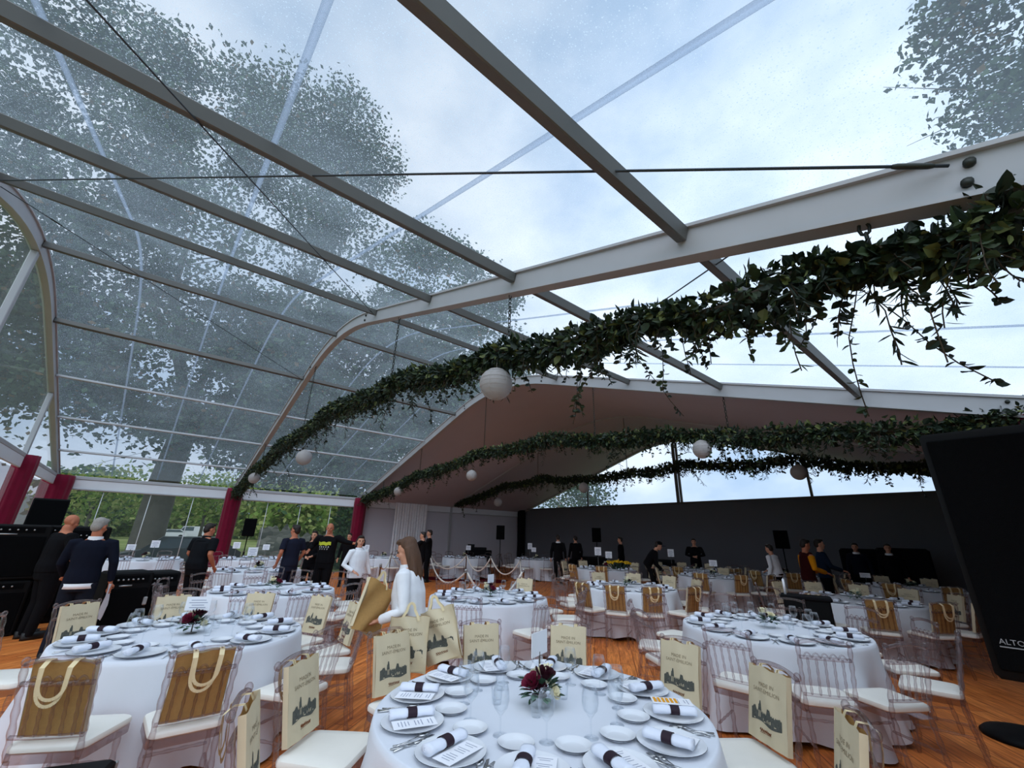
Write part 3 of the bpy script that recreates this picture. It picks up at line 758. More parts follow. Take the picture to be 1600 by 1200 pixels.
def bag_proto(name='tote_bag', flat=True, handle_back=True, crush=0):
    """origin at the top middle of the bag; front (printed) face looks to +y; the tan face looks to -y"""
    t = empty(name)
    def ysurf(x, z, y0=0, bulge=.012, s_=1):
        v = max(0, min(1, -z / BH)); u = max(-1, min(1, x / (BW / 2 * (1 - .03 * math.sin(v * PI))))); ed = (1 - u ** 2) * min(1, v * 3 + .3)
        return y0 + s_ * bulge * ed * (.5 + .5 * math.sin(v * PI)) + s_ * .004 * math.sin(u * 7 + v * 5) * ed + crush * .022 * math.sin(u * 4 + v * 7)
    def face(y0, bulge, s_):
        rows = []; nx, nz = 12, 14
        for j in range(nz + 1):
            v = j / nz; row = []
            for i in range(nx + 1):
                u = i / nx * 2 - 1
                w = BW / 2 * (1 - .03 * math.sin(v * PI)); ed = (1 - u ** 2) * min(1, v * 3 + .3)
                y = ysurf(u * w, -v * BH, y0, bulge, s_)
                z = -v * BH + (.006 * math.sin(u * 6.5) if j == 0 else 0) - .02 * v * abs(u) * crush
                row.append(Vector((u * w, y, z)))
            rows.append(row)
        m = MB(); n = nx + 1; vs = [p for r_ in rows for p in r_]
        m.add(vs, [(j * n + i, (j + 1) * n + i, (j + 1) * n + i + 1, j * n + i + 1)[::-1 if s_ > 0 else 1] for j in range(nz) for i in range(nx)])
        return m
    f = face(0, .012, 1).build('front_panel', M_CANV, t)
    g = MB()
    face(-.028, .008, -1).build('back_panel', M_JUTE, t)
    for i in range(14):      # gusset at the sides and bottom
        pass
    m = MB(); pth = [(-BW / 2, 0)] + [(-BW / 2, -BH)] + [(BW / 2, -BH)] + [(BW / 2, 0)]
    for (a, b), (c, d) in zip(pth, pth[1:]): m.add([(a, .002, b), (a, -.03, b), (c, -.03, d), (c, .002, d)], [(0, 1, 2, 3)])
    m.build('gusset', M_CANV, t)
    for me, z, x in ((PIC, -.235, 0), (TXT, -.125, 0), (SCR, -.325, 0)):
        m2 = me.copy()
        for q in m2.vertices:
            X_, Z_ = q.co.x * 1.02 + x, q.co.z * .98 + z; q.co = (X_, ysurf(X_, Z_) + .0016 + q.co.y, Z_)
        o = bpy.data.objects.new({PIC: 'town_print', TXT: 'lettering', SCR: 'script_mark'}[me], m2); COL.objects.link(o); setp(o, f)
    def strap(pts, w):
        m = MB(); n = len(pts)
        for i in range(n - 1):
            a, b = Vector(pts[i]), Vector(pts[i + 1]); d = (b - a).normalized(); s_ = d.cross(Vector((0, 1, 0))) if abs(d.y) < .9 else Vector((1, 0, 0))
            s_ = s_.normalized() * w / 2 if s_.length > 1e-4 else Vector((w / 2, 0, 0))
            m.add([a - s_, a + s_, b + s_, b - s_], [(0, 1, 2, 3)])
        m.build('handle', M_STRAP, t)
    if handle_back:      # both handles go over the chair's top rail and hang in a loop behind it
        for k, (dx, dep) in enumerate(((0, .19), (.010, .155))):
            pts = [(-.07 + dx, -.012, -.01), (-.07 + dx, -.02, .016), (-.07 + dx, -.06, .022), (-.068 + dx, -.10, 0)]
            for q in range(13): a = PI * q / 12; pts.append((dx - .066 * math.cos(a), -.105 - .004 * k - .01 * math.sin(a), -dep * (.35 + .65 * math.sin(a) ** .7) ))
            pts += [(.068 + dx, -.10, 0), (.07 + dx, -.06, .022), (.07 + dx, -.02, .016), (.07 + dx, -.012, -.01)]
            strap(pts, .018)
    else:
        for y in (.004, -.03):
            pts = [(-.07, y, -.03), (-.06, y, .0)] + [(-.03 * math.cos(PI * q / 10), y * .3, (.05 + .05 * math.sin(PI * q / 10))) for q in range(11)] + [(.06, y, 0), (.07, y, -.03)]
            strap(pts, .02)
    return t
CHN, CHL, BAG = chair_proto(), chair_lite(), bag_proto()
_first = {'c': True, 'l': True, 'b': True}
def place_chair(k, ang, bag, lite=False, r=1.22, yaw=0):
    x, y, ph = TABLES[k]; a = R(ang)
    px, py = x + r * math.cos(a), y + r * math.sin(a)
    if not any(inview((px + .3 * math.cos(a), py + .3 * math.sin(a), z), 40) or inview((px, py, z), 40) for z in (.1, .5, .95)): return
    key = 'l' if lite else 'c'; src = CHL if lite else CHN
    o = src if _first[key] else copy_tree(src); _first[key] = False
    rz = a + PI / 2 + R(yaw)
    o.location = (px, py, 0); o.rotation_euler = (0, 0, rz)
    ck = clock(k, ang)
    tag(o, 'clear chair%s, at %s of the %s' % (' holding a tote' if bag else ' with bare back', ck, ph), 'chair', 'clear banquet chairs')
    if bag:
        b = BAG if _first['b'] else copy_tree(BAG); _first['b'] = False
        M = Matrix.Translation((px, py, 0)) @ Matrix.Rotation(rz, 4, 'Z') @ Matrix.Translation((0, BACK(.9) + .050, .91)) @ Matrix.Rotation(R(11.3), 4, 'X')
        b.matrix_world = M
        b.location = M.to_translation(); b.rotation_euler = M.to_euler(); b.scale = (1, 1, 1)
        tag(b, 'printed tote on the %s chair of the %s' % (ck, ph), 'bag', 'tote bags on the chairs')
CH_LIST = {
 'T1': [(-137, 1), (-110, 1), (-171, 1), (157, 1), (126, 1), (88, 1), (59, 1), (29, 1), (-2, 0)],
 'T2': [(-29, 1), (-2, 1), (32, 0), (62, 0), (88, 1), (116, 1), (148, 1), (-177, 1), (-145, 1), (-115, 0)],
 'T3': [(-122, 0), (-150, 0), (-83, 0), (-56, 0), (-32, 0), (6, 0), (38, 0), (68, 0), (100, 0), (132, 0), (174, 0)],
 'T4': [(-85, 0), (-48, 0), (-8, 0), (25, 0), (53, 0), (86, 0), (115, 1), (145, 0), (175, 0), (-150, 0), (-118, 0)],
 'T5': [(-80, 0), (-50, 0), (-24, 0), (2, 0), (30, 0), (60, 0), (90, 0), (120, 0), (150, 0), (180, 0), (-145, 0), (-112, 0)],
 'T9': [(-112, 0), (-88, 1), (-64, 1), (-40, 1), (-8, 1), (25, 0), (58, 1), (88, 1), (120, 1), (152, 1), (-178, 0), (-145, 0)],
 'T12': [(-126, 0), (-98, 1), (-68, 1), (-38, 1), (-8, 1), (38, 1), (70, 1), (100, 1), (130, 1), (160, 1), (-158, 0)],
}
for k, L in CH_LIST.items():
    for ang, bag in L: place_chair(k, ang, bag)
for i, k in enumerate(['T6', 'T7', 'T8', 'T10', 'T11', 'T13', 'T14', 'T15', 'T16', 'T17', 'T18']):
    for j in range(10):
        ang = ((j * 36 + i * 17 + 180) % 360) - 180
        bag = 1 if k in ('T10', 'T11', 'T13', 'T17', 'T18') and (j * 7 + i) % 10 < 8 else 0
        place_chair(k, ang, bag, True)
# ------------------------------------------------------------------ place settings
def plate_mesh(r, n=32):
    m = MB(); s = r / .155
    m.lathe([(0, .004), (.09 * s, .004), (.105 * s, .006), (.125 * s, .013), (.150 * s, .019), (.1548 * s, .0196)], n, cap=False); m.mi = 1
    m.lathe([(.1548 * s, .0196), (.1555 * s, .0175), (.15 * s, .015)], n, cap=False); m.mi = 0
    m.lathe([(.15 * s, .015), (.11 * s, .003), (.09 * s, .0005), (0, .0005)], n, cap=False)
    return m
P_PLATE = plate_mesh(.155).build('dinner_plate', [M_CHINA, M_RIM]); P_BREAD = plate_mesh(.085).build('bread_plate', [M_CHINA, M_RIM])
def napkin_proto():
    t = empty('rolled_napkin'); m = MB(); rings = []
    for i in range(13):
        y = -.11 + .22 * i / 12; q = 1 + .05 * math.sin(i * 1.7); pin = .9 if i in (5, 6, 7) else 1
        rings.append([Vector(((.033 * q * pin) * math.cos(t_), y, .021 + (.020 * pin) * math.sin(t_) + .0015 * math.sin(3 * t_ + i))) for t_ in [2 * PI * k / 16 for k in range(16)]])
    m.loft(rings)
    m.tube([(.010 + .012 * math.cos(q) * q / 9, .1105, .02 + .012 * math.sin(q) * q / 9) for q in [k * .6 for k in range(14)]], .0016, 4)
    m.build('linen_roll', M_NAP, t)
    m = MB(); rings = []
    for y in (-.023, .023): rings.append([Vector((.0345 * math.cos(t_), y, .0215 + .0225 * math.sin(t_))) for t_ in [2 * PI * k / 18 for k in range(18)]])
    m.loft(rings, cap=False); m.build('ribbon_band', M_BAND, t)
    return t
P_NAP = napkin_proto()
def menu_mesh(special=False):
    m = MB(); m.box((0, 0, .0006), (.10, .21, .0012)); m.mi = 1
    for i in range(11):
        if i in (2, 6): continue
        w = .066 - .02 * ((i * 5) % 3) / 2
        m.add([(-w / 2, .085 - i * .016, .0016), (w / 2, .085 - i * .016, .0016), (w / 2, .081 - i * .016, .0016), (-w / 2, .081 - i * .016, .0016)], [(3, 2, 1, 0)])
    if special:
        m.mi = 2
        for i in range(6): m.add([(-.04, -.095 + i * .022, .002), (.03, -.095 + i * .022, .002), (.03, -.080 + i * .022, .002), (-.04, -.080 + i * .022, .002)], [(0, 1, 2, 3)])
    return m
P_MENU = menu_mesh().build('menu_card', [M_PAPER, M_INK], smooth=False); P_MENU2 = menu_mesh(True).build('menu_card', [M_PAPER, M_INK, M_ORANGE], smooth=False)
def fork_mb():
    m = MB(); m.tube([(0, -.1, .004), (0, -.02, .005), (0, .03, .008)], [.0055, .0035, .003], 6, flat=.5)
    m.box((0, .04, .008), (.02, .022, .002))
    for x in (-.0085, -.003, .003, .0085): m.box((x, .07, .007), (.0028, .045, .002))
    return m
def knife_mb():
    m = MB(); m.tube([(0, -.12, .005), (0, -.06, .006), (0, -.01, .005)], [.0055, .0065, .0045], 6, flat=.55); m.prism([(-.008, -.01, .003), (.008, -.01, .003), (.009, .06, .003), (.004, .11, .003), (-.007, .1, .003)], (0, 0, .0015)); return m
def spoon_mb():
    m = MB(); m.tube([(0, -.1, .004), (0, -.02, .005), (0, .03, .007)], [.0055, .0035, .003], 6, flat=.5); m.ell((0, .055, .008), (.02, .032, .006), n=12, m=6); return m
P_FORK, P_KNIFE, P_SPOON = fork_mb().build('fork', M_STEEL), knife_mb().build('knife', M_STEEL), spoon_mb().build('spoon', M_STEEL)
def glass_mb(kind):
    m = MB()
    if kind == 'wine': m.lathe([(.036, 0), (.034, .003), (.006, .006), (.004, .012), (.004, .075), (.012, .085), (.034, .11), (.041, .14), (.039, .175), (.032, .205), (.0305, .205), (.037, .17), (.0385, .14), (.03, .108), (0, .09)], 20)
    else: m.lathe([(.0, 0.0005), (.024, 0), (.027, .01), (.033, .075), (.0345, .078), (.031, .075), (.026, .022), (0, .02)], 20)
    return m
P_WINE, P_TUMB = glass_mb('wine').build('wine_glass', M_GLASS), glass_mb('t').build('votive_glass', M_GLASS)
_used = set()
def put(P, x, y, z, rz, label, cat, group, tiltx=0, sc=1):
    o = P if P not in _used else copy_tree(P); _used.add(P)
    o.location = (x, y, z); o.rotation_euler = (tiltx, 0, rz); o.scale = (sc,) * 3
    tag(o, label, cat, group); return o
SEAT0 = {'T1': -137, 'T2': -29, 'T3': -83, 'T4': -48, 'T5': -24, 'T9': -64, 'T12': -68}
def setting(k, ang, full, i):
    x, y, ph = TABLES[k]; a = R(ang); c, s = math.cos(a), math.sin(a); ck = clock(k, ang); rz = a - PI / 2
    def at(rad, off): return x + rad * c - off * s, y + rad * s + off * c
    jit = random.Random(int(k[1:]) * 131 + i)
    X, Y = at(.715, 0)
    if not inview((X, Y, TZ), 30): return
    g = ' on the ' + ph
    z0 = TZ + .0006
    put(P_PLATE, X, Y, z0, jit.random() * 6, 'white dinner plate at %s%s' % (ck, g), 'plate', 'dinner plates')
    nx, ny = at(.715, -.035 if full else 0); turn = jit.uniform(-.18, .18)
    put(P_NAP, nx, ny, TZ + .0192, rz + turn, 'banded napkin at %s%s' % (ck, g), 'napkin', 'rolled napkins')
    if full >= 1:
        bx, by = at(.47, .17); put(P_BREAD, bx, by, z0, 0, 'small white bread plate at %s%s' % (ck, g), 'plate', 'bread plates')
        fx, fy = at(.74, .20); put(P_FORK, fx, fy, z0, rz + PI + .05, 'silver fork at %s%s' % (ck, g), 'fork', 'forks')
        kx, ky = at(.74, -.195); put(P_KNIFE, kx, ky, z0, rz + PI - .04, 'silver knife at %s%s' % (ck, g), 'knife', 'knives')
        gx, gy = at(.43, .048); put(P_WINE, gx, gy, z0, 0, 'clear wine glass at %s%s' % (ck, g), 'glass', 'wine glasses')
    if full >= 2:
        mx, my = at(.715, .045)
        sp = ck in ("three-o'clock", 'quarter-past-three', 'quarter-to-three', 'half-past-two')
        if sp: mx, my = at(.715, .012)
        put(P_MENU2 if sp else P_MENU, mx, my, TZ + (.0628 if sp else .0212), rz + (0 if sp else PI) + turn * .5, 'printed %smenu card at %s%s' % ('orange-striped ' if sp else 'white ', ck, g), 'menu', 'menu cards')
        sx, sy = at(.72, -.225); put(P_SPOON, sx, sy, z0, rz + PI - .05, 'silver spoon at %s%s' % (ck, g), 'spoon', 'spoons')
        fx, fy = at(.755, .228); put(P_FORK, fx, fy, z0, rz + PI + .03, 'outer silver fork at %s%s' % (ck, g), 'fork', 'forks')
for k in TABLES:
    if k in SEAT0:
        for i in range(12): setting(k, SEAT0[k] + i * 30, 2 if k == 'T1' else (1 if k in ('T2', 'T3', 'T4') else 0), i)
    else:
        for i in range(10): setting(k, i * 36 + list(TABLES).index(k) * 13, 0, i)
# ------------------------------------------------------------------ centrepieces
def rose(mb, c, r_, seed, up=Vector((0, 0, 1))):
    rnd = random.Random(seed); c = Vector(c); q = up.to_track_quat('Z', 'Y')
    for lay, (n, rr, op) in enumerate(((3, .35, .15), (5, .65, .45), (7, 1.0, .85))):
        for i in range(n):
            t0 = 2 * PI * (i + rnd.random() * .4) / n; w = 2.4 / n * 1.25; vs = []
            for a in range(4):
                for b in range(4):
                    u, v = a / 3 - .5, b / 3
                    R_ = r_ * rr * (.55 + .55 * v * (1 + op * .2)); t_ = t0 + u * w * 2
                    z = r_ * (-.5 + 1.25 * v * (1 - .35 * op)) - abs(u) * .35 * r_ * v
                    vs.append(c + q @ Vector((R_ * math.cos(t_), R_ * math.sin(t_), z)))
            mb.add(vs, [(a * 4 + b, a * 4 + b + 1, (a + 1) * 4 + b + 1, (a + 1) * 4 + b) for a in range(3) for b in range(3)])
def bouquet_proto(kind):
    rnd = random.Random(kind); t = empty('flower_posy')
    m = MB(); m.lathe([(.0, .001), (.055, .001), (.06, .05), (.05, .055), (0, .05)], 16); m.build('low_vase', M_GLASS, t)
    m = MB()
    for i in range(46):
        a = rnd.random() * 6.28; el = rnd.uniform(-.15, .9); d = Vector((math.cos(a) * math.cos(el), math.sin(a) * math.cos(el), math.sin(el)))
        tgt = m; m.mi = 0 if i % 3 else 1; L = rnd.uniform(.045, .075)
        leaf(tgt, Vector((0, 0, .06)) + d * rnd.uniform(.04, .085), d + rv() * .2, Vector((0, 0, 1)), L, L * .62)
    m.build('foliage', [M_FOL, M_EUCA], t, smooth=False)
    spec = [((-.05, -.045, .125), .05, M_ROSE), ((.025, -.02, .165), .05, M_ROSED), ((-.005, -.06, .10), .036, M_ROSED), ((.075, -.05, .085), .034, M_WROSE), ((-.02, .05, .15), .036, M_WROSE)]
    if kind == 1: spec = [((-.04, -.02, .14), .034, M_WROSE), ((.05, .0, .13), .034, M_WROSE), ((0, .03, .13), .03, M_ROSED)]
    for i, (p, r_, mm) in enumerate(spec):
        m = MB(); rose(m, p, r_, kind * 9 + i, (Vector(p) - Vector((0, 0, .03))).normalized()); m.build('rose', mm, t)
    m = MB()
    for i in range(16):
        a = rnd.random() * 6.28; p = Vector((.04 + rnd.gauss(0, .014), .03 + rnd.gauss(0, .014), .10)); m.tube([p, p + Vector((rnd.gauss(0, .012), rnd.gauss(0, .012), .09))], .0025, 4); m.ell(p + Vector((rnd.gauss(0, .012), 0, .09)), .006, n=6, m=4)
    m.build('astilbe_spray', M_WROSE, t)
    return t
PB = [bouquet_proto(0), bouquet_proto(1)]
for i, k in enumerate(TABLES):
    if not inview(TABLES[k][:2] + (.85,), 30): continue
    P = PB[1] if k in ('T3', 'T9', 'T12', 'T11', 'T13') else PB[0]
    put(P, TABLES[k][0], TABLES[k][1], TZ + .0006, R(46) + (0 if k == 'T1' else i * .7), ('burgundy and white rose posy' if P is PB[0] else 'dark pale-rose posy') + ' amid the ' + TABLES[k][2], 'flowers', 'flower posies')
fx, fy = TABLES['T1'][:2]
for (px, py, lab) in ((776, 1108, 'votive glass left of the roses, nearer of the pair'), (782, 1086, 'votive glass left of the roses, farther of the pair'), (838, 1128, 'votive glass in front of the roses on the front table'), (880, 1100, 'votive glass to the right of the roses on the front table')):
    p = at_z(px, py - 8, TZ); put(P_TUMB, p.x, p.y, TZ + .0006, 0, lab, 'glass', 'votive glasses')
p = at_z(862, 1093, TZ); m = MB(); m.lathe([(0, 0.0005), (.02, .0005), (.022, .012), (.016, .05), (.011, .075), (.009, .085), (0, .088)], 14); o = m.build('salt_shaker', M_GLASS); o.location = (p.x, p.y, TZ + .0004); tag(o, 'small tapered glass shaker beside the roses on the front table', 'shaker')
# other votives on the neighbouring tables
for k in ('T2', 'T3', 'T4'):
    for j, (dx, dy) in enumerate(((.18, .1), (-.12, .2))):
        put(P_TUMB, TABLES[k][0] + dx, TABLES[k][1] + dy, TZ + .0006, 0, '%s votive glass by the posy, %s' % (('first', 'second')[j], TABLES[k][2]), 'glass', 'votive glasses')
# table cards on thin stands
def card_proto():
    t = empty('table_card'); m = MB(); m.box((0, 0, .36), (.20, .003, .17)); cd = m.build('card', M_PAPER, t, smooth=False); m = MB()
    for z, w in ((.40, .12), (.37, .15), (.34, .10), (.31, .13)): m.box((0, -.0018, z), (w, .0008, .008))
    m.build('printed_lines', M_INK, cd, smooth=False)
    m = MB(); m.lathe([(0, 0.0005), (.045, .0005), (.045, .008), (.006, .012), (.005, .27), (.005, .30), (0, .30)], 12); m.build('stand', M_CHROME, t); return t
PCARD = card_proto(); cf = True
CARDS = [(843, 1005, 'T1', 'turned edgeways on the front table behind the roses'), (310, 943, 'T2', 'on the table by the black road cases'), (205, 855, 'T7', 'in front of the tree trunk, before the dark-backed twin'),
 (243, 850, 'T7', 'with a dark back, in front of the big tree trunk'), (370, 852, 'T8', 'at the foot of the burgundy drape'), (395, 862, 'T6', 'low below the loudspeaker by the burgundy drape'), (416, 855, 'T8', 'against the rubble stone wall'),
 (550, 856, 'T16', 'behind the shoulder of the woman in the white blouse'), (573, 855, 'T16', 'just past the face of the woman in the white blouse'), (732, 856, 'T14', 'above the table behind the rope barrier'), (828, 853, 'T15', 'far and dim, overlapping a brighter one by the dark corner'),
 (834, 859, 'T15', 'brighter of the two overlapping by the dark corner'), (951, 867, 'T10', 'behind the yellow flowers'), (1114, 880, 'T11', 'large, right of the man joining his hands'), (767, 904, 'T4', 'tall and narrow on the table behind the bag-carrying woman'), (1330, 905, 'T13', 'leaning before the dim black-draped group'),
 (934, 858, 'T10', 'beneath the loudspeaker on the far wall'), (1048, 864, 'T18', 'right of the stooping man in a cap')]
for i, (px, py, k, near) in enumerate(CARDS):
    d = ray(px, py); h = Vector((d.x, d.y)).normalized(); c2 = Vector(TABLES[k][:2]); D = c2.dot(h)
    if k == 'T1': D += .16
    p2 = h * D
    if (p2 - c2).length > .8: p2 = c2 + (p2 - c2).normalized() * .8
    P = at_D(px, py, p2.length)
    o = PCARD if cf else copy_tree(PCARD); cf = False
    s_ = max(.6, min(1.4, (P.z - TZ) / .36))
    o.location = (p2.x, p2.y, TZ + .0006); o.scale = (1, 1, s_)
    o.rotation_euler = (0, 0, math.atan2(h.y, h.x) - PI / 2 + (R(180 + 62) if k in ('T1', 'T4') else R(random.uniform(-22, 22))))
    tag(o, 'white table card, ' + near, 'table card', 'table cards')
#__PART4__
# ================================================================== people
def person(label, pos, face, h, top, legs, hair=None, skin=M_SKIN, arms=None, lean=0, headturn=0, headtilt=0, sleeve='long', vox=.014, hairlen=0, bulk=1.0, bald=False, extra=None, hipshift=0, shoes=True, stride=0, collar=None, loose=0):
    """a standing figure: joints for 1.75 m, then scaled; faces +y locally"""
    s = h / 1.75; ab = bulk ** .45
    t = tag(empty('person', (pos[0], pos[1], 0), face), label, 'person')
    L = R(lean)
    def up(p):       # bend the upper body forward at the hip
        p = Vector(p)
        if p.z <= .95: return p * s
        q = p - Vector((0, 0, .95)); q = Matrix.Rotation(-L, 3, 'X') @ q
        return (q + Vector((0, -.25 * math.sin(L), .95))) * s
    arms = arms or {}
    J = {}
    for sd, sx in (('l', -1), ('r', 1)):
        e, w = arms.get(sd, ((sx * .255 * bulk ** .5, -.02, 1.15), (sx * .27 * bulk ** .5, .07, .90)))
        J[sd] = (up((sx * .185 * bulk ** .6, 0, 1.44)), up(e), up(w))
    hips = {sd: Vector((sx * .09, 0, .93)) * s for sd, sx in (('l', -1), ('r', 1))}
    knee = {sd: Vector((sx * .10, .03 + st, .49)) * s for sd, sx, st in (('l', -1, stride * .5), ('r', 1, -stride * .5))}
    ank = {sd: Vector((sx * .11, -.02 + st, .09)) * s for sd, sx, st in (('l', -1, stride), ('r', 1, -stride))}
    HM = Matrix.Rotation(-L * .6, 3, 'X') @ Matrix.Rotation(R(headturn), 3, 'Z') @ Matrix.Rotation(R(-headtilt), 3, 'X')
    hc = up((0, .015, 1.635))
    def H(p): return hc + HM @ (Vector(p) * s)
    # ---- skin body
    b = MB()
    def rg(z, rx, ry, oy=0, n=16):
        c = up((0, oy, z)); ry_ = ry
        ring = []
        for k in range(n):
            a = 2 * PI * k / n; q = Vector((rx * math.cos(a), ry_ * math.sin(a), 0))
            if z > .95: q = Matrix.Rotation(-L, 3, 'X') @ q
            ring.append(c + q * s)
        return ring
    tor = [(.86, .15, .11), (.98, .155, .112), (1.1, .14, .1), (1.25, .155, .108), (1.38, .165, .1), (1.45, .11, .075), (1.5, .058, .056), (1.58, .052, .054)]
    b.loft([rg(z, rx * bulk ** .5, ry * bulk ** .5) for z, rx, ry in tor])
    for sd in 'lr':
        sh, el, wr = J[sd]
        b.tube([sh, sh.lerp(el, .3), el, el.lerp(wr, .3), wr], [.05 * s * ab, .047 * s * ab, .038 * s * ab, .040 * s * ab, .027 * s * ab ** .5], 10)
        fd = (wr - el).normalized(); side = Vector((1 if sd == 'r' else -1, 0, 0)); nrm = fd.cross(side).normalized() if abs(fd.cross(side).length) > .1 else Vector((0, 1, 0)); wd = nrm.cross(fd).normalized()
        pal = wr + fd * .05 * s
        # the palm, then five unequal fingers with a bend at the knuckles
        b.tube([wr, wr + fd * .03 * s, pal + fd * .03 * s], [.024 * s, .034 * s, .036 * s], 8, flat=.6)
        for i, (off, ln) in enumerate(((-.027, .062), (-.009, .075), (.009, .08), (.026, .07))):
            k0 = pal + fd * .03 * s + wd * off * s; bend = (nrm * .4 if sd == 'r' else nrm * .4)
            k1 = k0 + (fd + bend * .35).normalized() * ln * .5 * s; k2 = k1 + (fd + bend * 1.6).normalized() * ln * .5 * s
            b.tube([k0, k1, k2], [.0095 * s, .009 * s, .0075 * s], 6)
        th = wr + fd * .025 * s + wd * .03 * s * (1 if sd == 'l' else 1)
        b.tube([th - wd * .01 * s, th + (fd + wd * .8).normalized() * .035 * s, th + (fd * 1.2 + wd * .35).normalized() * .068 * s], [.014 * s, .011 * s, .009 * s], 6)
        b.tube([hips[sd], knee[sd], ank[sd], ank[sd] + Vector((0, 0, -.05)) * s], [.085 * s, .055 * s, .04 * s, .036 * s], 10)
        b.tube([ank[sd] + Vector((0, -.03, -.045)) * s, ank[sd] + Vector((0, .1, -.06)) * s, ank[sd] + Vector((0, .17, -.068)) * s], [.034 * s, .034 * s, .022 * s], 8)
    # head: skull, jaw, brow, nose, chin, ears, neck
    b.ell(H((0, -.012, .03)), (.075 * s, .095 * s, .088 * s), HM); b.ell(H((0, .028, -.035)), (.056 * s, .062 * s, .075 * s), HM)
    b.ell(H((0, .07, .022)), (.045 * s, .02 * s, .014 * s), HM); b.ell(H((0, .066, -.094)), (.022 * s, .02 * s, .018 * s), HM)
    b.tube([H((0, .082, .015)), H((0, .104, -.018)), H((0, .09, -.03))], [.008 * s, .013 * s, .012 * s], 6)
    for sx in (-1, 1):
        b.ell(H((sx * .077, -.008, -.008)), (.009 * s, .02 * s, .031 * s), HM, n=8, m=6); b.ell(H((sx * .04, .062, -.025)), (.022 * s, .02 * s, .02 * s), HM, n=8, m=6)
    b.tube([up((0, -.01, 1.46)), H((0, -.02, -.06))], [.058 * s, .052 * s], 10)
    body = meshobj('body', remesh(b, vox * s, 2), skin, t)
    e = MB()
    for sx in (-1, 1): e.ell(H((sx * .031, .083, .006)), (.013 * s, .006 * s, .007 * s), HM, n=8, m=6)
    e.build('eyes', M_EYE, body)
    e = MB(); e.ell(H((0, .088, -.058)), (.024 * s, .008 * s, .007 * s), HM, n=8, m=6); e.build('lips', M_LIP, body)
    e = MB()
    if not bald:
        for sx in (-1, 1): e.tube([H((sx * .018, .09, .026)), H((sx * .034, .088, .031)), H((sx * .05, .076, .026))], .0045 * s, 5)
        e.build('eyebrows', hair or M_HAIRB, body)
    # ---- hair
    if hair and not bald:
        g = MB(); g.ell(H((0, -.028, .05)), (.083 * s, .094 * s, .082 * s), HM); g.ell(H((0, -.06, .0)), (.074 * s, .062 * s, .08 * s), HM)
        g.ell(H((0, .04, .098)), (.062 * s, .045 * s, .03 * s), HM)
        if hairlen:
            for k in range(13):
                a = PI * (k / 12) + PI; x, y = math.cos(a) * .078, math.sin(a) * .075 - .02
                w_ = .018 * math.sin(k * 2.3); p0 = H((x, y, .03)); p1 = H((x * 1.12, y * 1.02 - .004, -.08)); p2 = H((x * 1.12 + w_, y * .92 + .0, -.08 - hairlen * .55)); p3 = H((x * 1.02 + w_, y * .72 + .012, -.08 - hairlen * (.85 + .15 * math.sin(k * 1.7))))
                for q in (p2, p3): q.z = min(q.z, q.z)
                g.tube([p0, p1, p2, p3], [.024 * s, .026 * s, .022 * s, .007 * s], 8)
        meshobj('hair', remesh(g, max(.010, vox * .9) * s, 2), hair, t)
    # ---- trousers
    g = MB(); bk = bulk ** .5
    g.loft([rg(z, rx * bk, ry * bk) for z, rx, ry in ((.80, .155, .118), (.88, .17, .128), (.97, .168, .125), (1.03, .158, .118))])
    for sd in 'lr': g.tube([hips[sd] + Vector((0, 0, -.03)) * s, (hips[sd] + knee[sd]) / 2, knee[sd], ank[sd], ank[sd] + Vector((0, 0, -.045)) * s], [.098 * s * bk, .088 * s * bk, .07 * s * bk, .06 * s, .06 * s], 12)
    meshobj('trousers', remesh(g, max(vox, .013) * s, 3), legs, t)
    # ---- top with sleeves
    g = MB(); hem = .9
    prof = [(hem, .178, .138), (1.0, .178, .135), (1.1, .165, .125), (1.25, .178, .128), (1.37, .188, .118), (1.43, .155, .1), (1.462, .09, .078), (1.478, .074, .07)]
    if loose: prof = [(z, rx * (1 + loose * (.5 if z > 1.3 else 1)), ry * (1 + loose * 1.4 * (.4 if z > 1.3 else 1))) for z, rx, ry in prof]
    g.loft([rg(z, rx * bk, ry * bk) for z, rx, ry in prof])
    for sd in 'lr':
        sh, el, wr = J[sd]
        if sleeve == 'none': g.ell(sh.lerp(up((0, 0, 1.40)), .12), .058 * s * bk); continue
        if sleeve == 'short': g.tube([sh.lerp(up((0, 0, 1.40)), .35), sh.lerp(el, .08), sh.lerp(el, .4), sh.lerp(el, .78)], [.06 * s, .066 * s * bk, .064 * s * bk, .062 * s * bk], 12)
        else:
            k = .93 if sleeve == 'long' else .45
            g.tube([sh.lerp(up((0, 0, 1.40)), .35), sh.lerp(el, .08), sh.lerp(el, .5), el, el.lerp(wr, k * .5), el.lerp(wr, k)], [.06 * s, .066 * s * bk, .06 * s * bk, .055 * s, .05 * s, .042 * s], 12)
    tp = meshobj('top', remesh(g, max(vox, .012) * s, 3), top, t)
    if collar:
        c = MB(); rings = []
        for z, k in ((1.455, 1.22), (1.485, 1.14), (1.508, 1.08)): rings.append(rg(z, .074 * k, .072 * k))
        c.loft(rings, cap=False); c.build('collar', collar, tp)
    if shoes:
        for sd in 'lr':
            g = MB(); a = ank[sd]; g.loft([[a + Vector((x * w, y, 0)) * s + Vector((0, 0, z * s - a.z + .0)) for x, y in ((-1, -.05), (0, -.075), (1, -.05), (1.1, .06), (.75, .16), (0, .2), (-.75, .16), (-1.1, .06))] for z, w in ((0.001, .042), (.03, .045), (.06, .038), (.1, .03))])
            g.build('shoe', M_SHOE, t)
    if extra: extra(t, up, H, J, s, rg)
    return t, J, up, H, s
def toward(px, D): p = at_D(px, 840, D); return (p.x, p.y)
